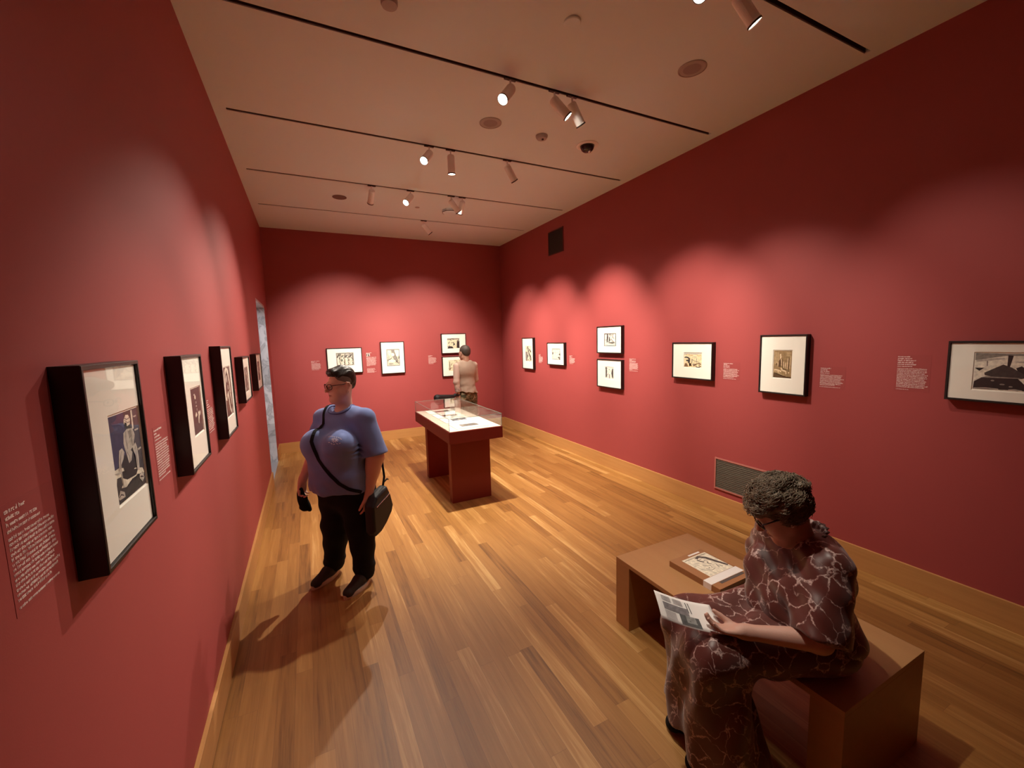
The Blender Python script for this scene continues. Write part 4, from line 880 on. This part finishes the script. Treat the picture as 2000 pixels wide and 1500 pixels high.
for i in range(5): mark(-.030+i*.017, -.030-.004*math.sin(i), .3*(-1)**i, .010, .0034)
obj('emblem', bm, M_logo, o_shirt)
bm = bmesh.new(); lathe(bm, [(.0098, -.0022), (.0105, 0), (.0098, .0022)], (.200-.012, -.070, .600), (-.10, -.10, -1), 16, cap=False); obj('ring', bm, M_steel, woman)
t = thing('folded_cloth', 'black folded cloth hanging from the far hand of the person in blue', 'cloth', (.72, 3.28, 0), math.radians(-44.5))
fc = [Cc((-.275, -.185, .735), (-.275, -.16, .60), .020, .034, .03), Cc((-.275, -.155, .66), (-.268, -.12, .56), .026, .016, .03), Fn(lambda d, P: d+.004*np.sin(P[:, 0]*120+P[:, 2]*40))]
obj('cloth', sdf_mesh('cloth', fc, .006), M_blk, t, smooth=True)

# ------------------------------------------------------------------ seated woman in the patterned dress
def dress_mat():
    m, nt, b = nodes_of('maroon_crackle_silk'); L = nt.links; tc = N(nt, 'ShaderNodeTexCoord')
    nz = N(nt, 'ShaderNodeTexNoise'); nz.inputs['Scale'].default_value = 9; nz.inputs['Detail'].default_value = 4; L.new(tc.outputs['Object'], nz.inputs['Vector'])
    ad = N(nt, 'ShaderNodeVectorMath', operation='MULTIPLY_ADD'); L.new(nz.outputs['Color'], ad.inputs[0]); ad.inputs[1].default_value = (.16, .16, .16); L.new(tc.outputs['Object'], ad.inputs[2])
    vo = N(nt, 'ShaderNodeTexVoronoi', feature='DISTANCE_TO_EDGE'); vo.inputs['Scale'].default_value = 13; L.new(ad.outputs[0], vo.inputs['Vector'])
    n2 = N(nt, 'ShaderNodeTexNoise'); n2.inputs['Scale'].default_value = 22; n2.inputs['Detail'].default_value = 3; L.new(tc.outputs['Object'], n2.inputs['Vector'])
    n3 = N(nt, 'ShaderNodeTexNoise'); n3.inputs['Scale'].default_value = 180; n3.inputs['Detail'].default_value = 1; L.new(tc.outputs['Object'], n3.inputs['Vector'])
    wdt = math_(nt, 'MULTIPLY', math_(nt, 'SUBTRACT', n2.outputs['Fac'], .39), .22)
    ln = N(nt, 'ShaderNodeMapRange'); L.new(math_(nt, 'SUBTRACT', wdt, vo.outputs['Distance']), ln.inputs['Value']); ln.inputs['From Min'].default_value = -.02; ln.inputs['From Max'].default_value = .03
    tx = math_(nt, 'MULTIPLY', ln.outputs[0], math_(nt, 'MULTIPLY_ADD', n3.outputs['Fac'], 2.6, -.6))
    mx = N(nt, 'ShaderNodeMix', data_type='RGBA'); mx.clamp_factor = True; L.new(tx, mx.inputs[0]); mx.inputs[6].default_value = (.090, .017, .011, 1); mx.inputs[7].default_value = (.62, .46, .42, 1)
    L.new(mx.outputs[2], b.inputs['Base Color']); b.inputs['Roughness'].default_value = .42; b.inputs['Sheen Weight'].default_value = .2
    return m
M_dress = dress_mat()
sit = thing('person', 'person in a maroon patterned dress seated on the bench reading a leaflet', 'person', (2.33, .96, 0), math.radians(-111.7))
TH = math.radians(-111.7)
def clear_bench(d, P):                               # cloth and body rest on the bench instead of sinking into it
    wx = 2.33 + P[:, 0]*math.cos(TH) - P[:, 1]*math.sin(TH)
    return np.maximum(d, -np.maximum(P[:, 2]-.432, 2.145-wx))
h2 = Head((0, -.105, 1.050), -22, 33, .97)
b2 = h2.prims(.25) + [Cc(h2.p(0, .03, -.07), (0, -.005, .90), .045, .058, .03), El((0, .01, .72), (.16, .11, .22), .04), El((0, .0, .55), (.17, .13, .10), .04), Cc((-.155, -.02, .885), (.155, -.02, .885), .045, .045, .05),
    Cc((.165, -.02, .875), (.238, -.115, .655), .046, .042, .03), Cc((.238, -.115, .655), (.150, -.345, .645), .043, .026, .02)]
b2 += hand((.150, -.345, .645), (-.28, -1, .02), (-.25, .05, 1), (-1, .2, .2), [(22, 26, 16), (20, 26, 16), (18, 24, 16), (16, 22, 14)], .93, .05, (.75, .45, .45), 12)
b2 += [Cc((-.165, -.02, .875), (-.305, .045, .665), .046, .040, .03), Cc((-.305, .045, .665), (-.335, .015, .490), .040, .025, .02)]
b2 += hand((-.335, .015, .490), (.05, -1, -.38), (0, .35, -1), (1, 0, 0), [(10, 18, 12), (12, 20, 12), (14, 22, 12), (16, 24, 14)], .9, .12, (.7, .6, .2), 10)
for s in (-1, 1): b2 += [Cc((s*.09, .0, .55), (s*.10, -.44, .51), .085, .060, .03), Cc((s*.10, -.44, .51), (s*.09, -.37, .10), .055, .038, .03), Cc((s*.09, -.35, .07), (s*.09, -.47, .05), .034, .028, .02)]
b2.append(Fn(clear_bench))
o = obj('body', sdf_mesh('body', b2, .0045), M_skin2, sit, smooth=True); paint_lips(o, h2, M_lip); eyes(h2, sit)
def fold(d, P):
    x, y, z = P.T
    w = .005*np.sin(x*48 + np.sin(z*18)*1.6 + y*20)*np.clip((.9-z)/.2, 0, 1) + .0035*np.sin(z*60+y*35+x*25)
    return d + w
def fold2(d, P):
    x, y, z = P.T; m = np.clip((.50-z)/.15, 0, 1)
    a = np.arctan2(x, -(y+.30)); return d + m*(.014*np.sin(a*9+np.sin(z*9)*1.2)) + .006*np.sin(x*40+y*16+np.sin(z*20))*(1-m*.5)
top = [El((0, .015, .76), (.195, .135, .20), .05), El((.088, -.085, .755), (.095, .085, .09), .05), El((-.088, -.085, .755), (.095, .085, .09), .05), El((0, -.05, .62), (.195, .150, .15), .07), El((0, .03, .56), (.225, .185, .15), .06),
    El((0, .055, .83), (.165, .085, .12), .05), Cc((-.15, -.015, .885), (.15, -.015, .885), .060, .060, .05), Cc((-.08, -.01, .92), (.08, -.01, .92), .045, .045, .04),
    Gr(Cc((.155, -.015, .88), (.248, -.12, .655), .078, .098, .03), Int(Pl((.245, -.115, .665), (.30, -.45, -1)), .006), k=.04),
    Gr(Cc((-.155, -.015, .88), (-.300, .05, .685), .075, .085, .03), Int(Pl((-.295, .045, .70), (-.45, .2, -1)), .006), k=.04),
    Sub(El((0, -.040, .985), (.066, .078, .068)), .008), Fn(fold), Fn(clear_bench)]
o_top = obj('tunic', sdf_mesh('tunic', top, .0062), M_dress, sit, smooth=True)
sk = [El((0, .01, .53), (.235, .20, .12), .05), Cc((.095, -.02, .545), (.105, -.45, .510), .120, .088, .06), Cc((-.095, -.02, .545), (-.105, -.45, .510), .120, .088, .06), Cc((0, -.1, .53), (0, -.42, .50), .09, .08, .06),
    Cc((.105, -.44, .505), (.13, -.38, .05), .092, .150, .08), Cc((-.105, -.44, .505), (-.12, -.38, .05), .092, .145, .08), Cc((0, -.42, .43), (0, -.36, .05), .10, .16, .08), Int(Pl((0, 0, .075), (0, 0, -1)), .008), Fn(fold2), Fn(clear_bench)]
obj('skirt', sdf_mesh('skirt', sk, .0068), M_dress, sit, smooth=True)
bm = bmesh.new(); rows = []                           # ruffled stand-up collar
for i in range(72):
    a = PI*1.62*(i/71-.5) + PI/2; rf = .007*math.sin(i*1.35)
    c, s = math.cos(a), math.sin(a); base = (.066*c, -.008+.070*s, .962-.012*(1-s)*2)
    rows.append([bm.verts.new((base[0]*k+rf*c*(j/3), (base[1]+.008)*k-.008+rf*s*(j/3), base[2]+.016*j-.02)) for j, k in enumerate((.98, 1.03, 1.13, 1.28))])
for A, B in zip(rows, rows[1:]):
    for j in range(3): bm.faces.new((A[j], A[j+1], B[j+1], B[j]))
o = obj('collar', bm, M_dress, o_top, smooth=True); sm = o.modifiers.new('thickness', 'SOLIDIFY'); sm.thickness = .004
M_hair2 = mat('grey_brown_hair', (.20, .15, .10), .5, bump=.5, bscale=90, var=.5, vscale=26)
rg = random.Random(3); curls = []
for i in range(95):
    th, ph = rg.uniform(0, 2*PI), rg.uniform(-.15, 1.45); q = (math.cos(th)*math.cos(ph)*.094, .022+math.sin(th)*math.cos(ph)*.112, .052+math.sin(ph)*.088)
    if q[1] < -.062 and q[2] < .050: continue
    curls.append(h2.E(q, (rg.uniform(.014, .026), rg.uniform(.016, .03), rg.uniform(.010, .018)), .014))
hr = [h2.E((0, .022, .056), (.092, .108, .084), .02), h2.E((0, .075, .02), (.078, .055, .075), .03), h2.E((.055, .03, .02), (.035, .05, .045), .02), h2.E((-.055, .03, .02), (.035, .05, .045), .02), h2.C((-.05, -.075, .072), (.05, -.075, .072), .024, .026, .02)] + curls + [
    Sub(h2.E((0, -.085, -.045), (.070, .060, .088)), .012), h2.E((.062, .03, -.004), (.028, .045, .045), .02), h2.E((-.062, .03, -.004), (.028, .045, .045), .02)]
obj('hair', sdf_mesh('hair', hr, .0038), M_hair2, sit, smooth=True)
bm = bmesh.new()
Q_ = []
while len(Q_) < 2600:
    th, ph = rg.uniform(0, 2*PI), rg.uniform(-.85, 1.5); q = V(math.cos(th)*math.cos(ph)*.098, .022+math.sin(th)*math.cos(ph)*.115, .050+math.sin(ph)*.092)
    if (q[1] < -.045 and q[2] < .060) or (q[2] < -.02 and q[1] < .0): continue
    Q_.append(q)
Q_ = np.array(Q_); NR = (Q_-V(0, .022, .05))/V(.098, .115, .092)**2; NR /= np.linalg.norm(NR, axis=1)[:, None]; QW = h2.c + (Q_+NR*.05)@h2.R.T*h2.s
for _ in range(9): QW = QW - (NR@h2.R.T)*ev(hr, QW)[:, None]*.9
QH = (QW-h2.c)@h2.R/h2.s
for q, nrm in zip(QH, NR):                           # loose short curls over the hair mass
    tg = np.cross(nrm, V(rg.uniform(-.5, .5), rg.uniform(-.3, .3), 1)); tg = tg/np.linalg.norm(tg); tg = tg*rg.choice((-1, 1)); bt = np.cross(nrm, tg)
    L_ = rg.uniform(.018, .038); cu_ = rg.uniform(-1, 1)*.012; lf = rg.uniform(.0, .012); pts = []
    for j in range(5):
        t_ = j/4; pts.append(h2.p(*(q + tg*L_*(t_-.5) + bt*cu_*math.sin(PI*t_) + nrm*(lf*t_*t_ - .001 + .005*math.sin(PI*t_)))))
    tube(bm, pts, [.0013, .0016, .0014, .0011, .0005], 3)
o = obj('loose_curls', bm, M_hair2, sit, smooth=True); o['kind'] = 'stuff'
glasses(h2, sit, mat('dark_brown_frame', (.02, .009, .008), .25))
for s in (-1, 1): shoe(s*.09, -.32, sit, 0, M_blk, M_dark, .24)
# leaflet in the hand: folded sheet with printed columns and photos
def w2(*p): return Vector(p)
leaf = thing('leaflet', 'white unfolded printed leaflet in the hand of the seated person', 'leaflet', (0, 0, 0))
TL, TR, BR_, BL = V(1.735, 1.205, .742), V(1.945, 1.102, .668), V(1.895, .985, .628), V(1.700, 1.126, .678)
def sheet(u, v): p = (TL*(1-u)+TR*u)*(1-v) + (BL*(1-u)+BR_*u)*v; return p + V(0, 0, 1)*(-.010*math.sin(PI*u) + .006*math.sin(PI*v*1.0)*(1-u))
bm = bmesh.new(); nu, nv = 16, 8; g = [[bm.verts.new(sheet(i/nu, j/nv)) for j in range(nv+1)] for i in range(nu+1)]
for i in range(nu):
    for j in range(nv): bm.faces.new((g[i][j], g[i+1][j], g[i+1][j+1], g[i][j+1]))
o = obj('sheet', bm, M_white, leaf, smooth=True); sm = o.modifiers.new('thickness', 'SOLIDIFY'); sm.thickness = .0006
bm = bmesh.new(); lay = bm.loops.layers.float_color.new('tone')
def patch(u0, v0, u1, v1, c, lift=.0008, n=3):
    nrm = np.cross(TR-TL, BL-TL); nrm /= np.linalg.norm(nrm); nrm = nrm if nrm[2] > 0 else -nrm
    for i in range(n):
        for j in range(n):
            vs = [bm.verts.new(sheet(u0+(u1-u0)*(i+a)/n, v0+(v1-v0)*(j+b)/n)+nrm*lift) for a, b in ((0, 0), (1, 0), (1, 1), (0, 1))]
            f = bm.faces.new(vs)
            for l in f.loops: l[lay] = (*c, 1)
patch(.10, .36, .52, .62, (.22, .20, .21)); patch(.34, .62, .66, .95, (.10, .10, .10)); patch(.44, .62, .60, .85, (.28, .28, .27), .0010)
for i in range(7): patch(.10, .10+i*.032, .26, .115+i*.032, (.45, .43, .44)); patch(.30, .10+i*.032, .46, .115+i*.032, (.45, .43, .44))
for i in range(9): patch(.10, .66+i*.03, .28, .672+i*.03, (.50, .47, .48))
for i in range(2): patch(.52+i*.045, .12, .535+i*.045, .50, (.10, .09, .09))
o = obj('printing', bm, M_ink, leaf)
# small strap loop on the bench beside her hand
t = thing('strap_loop', 'dark brown strap loop lying on the bench beside the far hand', 'strap', (0, 0, 0))
bm = bmesh.new(); rows = []
for i in range(25):
    a = 2*PI*i/24*.86 + .5; c = V(2.425, 1.205, BZ+.001); q = c + V(.030*math.cos(a)*1.0, .042*math.sin(a), 0); o_ = V(math.cos(a), math.sin(a), 0)
    rows.append([bm.verts.new(q+o_*x+V(0, 0, z)) for x, z in ((0, 0), (.0025, 0), (.0025, .016), (0, .016))])
for A, B in zip(rows, rows[1:]):
    for k in range(4): bm.faces.new((A[k], A[(k+1) % 4], B[(k+1) % 4], B[k]))
bm.faces.new(rows[0]); bm.faces.new(rows[-1][::-1]); obj('strap', bm, mat('brown_leather', (.03, .014, .010), .4), t)

# ------------------------------------------------------------------ man at the far wall, seen from behind
MX, MY = 2.81, 6.35
man = thing('person', 'person in a pinkish tan jacket seen from behind beyond the display case', 'person', (MX, MY, 0), PI+.10)
h3 = Head((.0, -.03, 1.585), 12, 6, 1.05)
b3 = h3.prims(0) + [Cc(h3.p(0, .03, -.07), (0, .0, 1.42), .050, .056, .03), El((0, .0, 1.18), (.145, .09, .26), .04), El((0, .0, .93), (.15, .10, .12), .04), Cc((-.15, .0, 1.39), (.15, .0, 1.39), .045, .045, .04),
    Cc((.16, .0, 1.385), (.195, .05, 1.13), .042, .036, .03), Cc((.195, .05, 1.13), (.170, .06, .905), .036, .023, .02)] + hand((.170, .06, .905), (-.05, .02, -1), (-1, .2, 0), (0, -1, 0), [(24, 30, 20)]*4, .9, 0, (.8, .4, .3))
b3 += [Cc((-.16, .0, 1.385), (-.20, -.06, 1.15), .042, .036, .03), Cc((-.20, -.06, 1.15), (-.125, -.15, 1.42), .036, .023, .02)] + hand((-.125, -.15, 1.42), (.2, .25, 1), (1, .5, 0), (0, -1, .3), [(26, 30, 20)]*4, .9, 0, (.8, .4, .3))
for s in (-1, 1): b3 += [Cc((s*.08, 0, .88), (s*.09, -.01, .50), .075, .05, .04), Cc((s*.09, -.01, .50), (s*.10, .02, .09), .048, .035, .03), Cc((s*.10, .03, .06), (s*.11, -.10, .045), .032, .026, .02)]
obj('body', sdf_mesh('body', b3, .0055), M_skin3, man, smooth=True); eyes(h3, man)
def jk(d, P):
    x, y, z = P.T
    return d + .003*np.sin(z*70+x*30)*np.clip((1.2-z)/.2, 0, 1) + .006*np.sin(np.arctan2(x, y)*9)*np.clip((1.08-z)/.12, 0, 1)
jack = [Gr(El((0, .0, 1.28), (.168, .105, .16), .04), El((0, .035, 1.30), (.155, .085, .13), .04), El((0, .0, 1.12), (.148, .098, .14), .05), Cc((0, 0, 1.05), (0, .01, .90), .135, .185, .06), Cc((-.145, .0, 1.385), (.145, .0, 1.385), .056, .056, .04), Cc((-.07, .01, 1.43), (.07, .01, 1.43), .04, .04, .04), Int(Pl((0, 0, .955), (.12, .0, -1)), .006), k=.02),
    Gr(Cc((.155, .0, 1.38), (.198, .052, 1.13), .058, .048, .03), Cc((.198, .052, 1.13), (.178, .058, .985), .048, .043, .02), Int(Pl((.178, .06, .975), (-.1, 0, -1)), .005), k=.03),
    Gr(Cc((-.155, .0, 1.38), (-.20, -.062, 1.14), .058, .05, .03), Cc((-.20, -.062, 1.14), (-.150, -.13, 1.33), .048, .042, .02), k=.03), Fn(jk)]
M_sleeve = mat('pale_pink_sleeve', (.58, .42, .35), .85, bump=.3, bscale=120, var=.08, vscale=9)
M_tan = mat('pinkish_tan_linen', (.40, .29, .22), .85, bump=.3, bscale=120, var=.08, vscale=9)
oj = obj('jacket', sdf_mesh('jacket', [jack[0], jack[-1]], .0065), M_tan, man, smooth=True)
for k in (1, 2): obj('sleeve', sdf_mesh('sleeve', [jack[k], jack[-1]], .0065), M_sleeve, oj, smooth=True)
bm = bmesh.new(); lathe(bm, [(.047, -.03), (.052, -.028), (.053, .03), (.047, .032)], (.178, .058, 1.01), (-.05, .03, -1), 20, cap=False)
M_cuff = mat('patterned_cuff', (.42, .30, .26), .8, var=.9, vscale=40); obj('cuff', bm, M_cuff, oj)
bm = bmesh.new(); lathe(bm, [(.050, 0), (.056, .002), (.050, .024), (.046, .022)], (0, -.003, 1.448), (0, -.1, 1), 28, cap=False); obj('collar', bm, mat('pink_collar', (.62, .36, .30), .8), oj)
def camo():
    m, nt, b = nodes_of('camouflage_cotton'); L = nt.links; tc = N(nt, 'ShaderNodeTexCoord')
    nz = N(nt, 'ShaderNodeTexNoise'); nz.inputs['Scale'].default_value = 16; nz.inputs['Detail'].default_value = 2; nz.inputs['Distortion'].default_value = 1.2; L.new(tc.outputs['Object'], nz.inputs['Vector'])
    cr = N(nt, 'ShaderNodeValToRGB'); cr.color_ramp.interpolation = 'CONSTANT'; e = cr.color_ramp.elements; e[0].color = (.05, .045, .02, 1); e[1].position = .44; e[1].color = (.17, .14, .07, 1)
    x = e.new(.52); x.color = (.12, .06, .03, 1); x = e.new(.58); x.color = (.36, .30, .19, 1); L.new(nz.outputs['Fac'], cr.inputs[0]); L.new(cr.outputs[0], b.inputs['Base Color']); b.inputs['Roughness'].default_value = .85
    return m
pt = [El((0, .0, .90), (.165, .125, .13), .04), Cc((.08, 0, .86), (.095, -.01, .50), .100, .078, .05), Cc((.095, -.01, .50), (.105, .02, .06), .078, .07, .05), Cc((-.08, 0, .86), (-.095, -.01, .50), .100, .078, .05), Cc((-.095, -.01, .50), (-.105, .02, .06), .078, .07, .05), Int(Pl((0, 0, .04), (0, 0, -1)), .005)]
obj('trousers', sdf_mesh('trousers', pt, .008), camo(), man, smooth=True)
shoe(.108, .02, man, 0, M_blk, M_sole); shoe(-.108, .02, man, 0, M_blk, M_sole)
hb = [h3.E((0, .022, .038), (.0775, .0965, .084), .01), h3.E((0, .06, .0), (.062, .045, .06), .02), Int(h3.Pl((0, -.040, .05), (0, -1, -.35)), .008), Int(h3.Pl((0, .05, -.055), (0, -.2, -1)), .008), Sub(h3.E((.080, .010, -.014), (.02, .022, .034)), .004), Sub(h3.E((-.080, .010, -.014), (.02, .022, .034)), .004)]
obj('hair', sdf_mesh('hair', hb, .0045), mat('dark_short_hair', (.055, .042, .034), .55, bump=.6, bscale=300), man, smooth=True)
bm = bmesh.new(); lathe(bm, [(.024, -.010), (.0275, -.009), (.0275, .009), (.024, .010)], (.172, .060, .925), (-.05, .02, -1), 20, cap=False); o = obj('wristwatch', bm, M_blk, man)
bm = bmesh.new(); lathe(bm, [(.001, .0), (.017, .001), (.018, .009), (.001, .010)], (.190, .082, .925), (.6, .75, 0), 18); obj('dial', bm, M_dome, o)
t = thing('tapered_bag', 'black tapered bag sticking out beside the hand of the person at far wall', 'bag', (MX, MY, 0), PI+.10)
tb = [Cc((.290, .09, .915), (.54, .15, .895), .030, .078, .02), Cc((.54, .15, .895), (.58, .16, .93), .074, .050, .02), Cc((.30, .09, .895), (.235, .07, .93), .020, .028, .01), Fn(lambda d, P: np.maximum(d, np.abs(P[:, 1]-.02-P[:, 0]*.25)-.05))]
obj('pouch', sdf_mesh('pouch', tb, .006), M_bag, t, smooth=True)
t = thing('paper_sheet', 'cream sheet with a small sketch held by the person at the far wall', 'paper', (MX, MY, 0), PI+.10)
bm = bmesh.new(); nu = 8; g = []
for i in range(nu+1):
    u = i/nu; g.append([bm.verts.new((.150+.20*u, .085+.02*math.sin(u*PI)+.01*u, .70+.155*v+.022*u*v-.012*u)) for v in (0, .5, 1)])
for i in range(nu):
    for j in range(2): bm.faces.new((g[i][j], g[i+1][j], g[i+1][j+1], g[i][j+1]))
o = obj('sheet', bm, M_mat, t, smooth=True); sm = o.modifiers.new('thickness', 'SOLIDIFY'); sm.thickness = .001
bm = bmesh.new()
for a, b_, c, d in ((.19, .81, .016, .03), (.205, .835, .02, .006), (.185, .79, .022, .005), (.21, .775, .012, .012)): box(bm, a, a+c, .1125, .1135, b_, b_+d)
obj('sketch', bm, mat('sepia_line', (.35, .25, .12), .8), t)
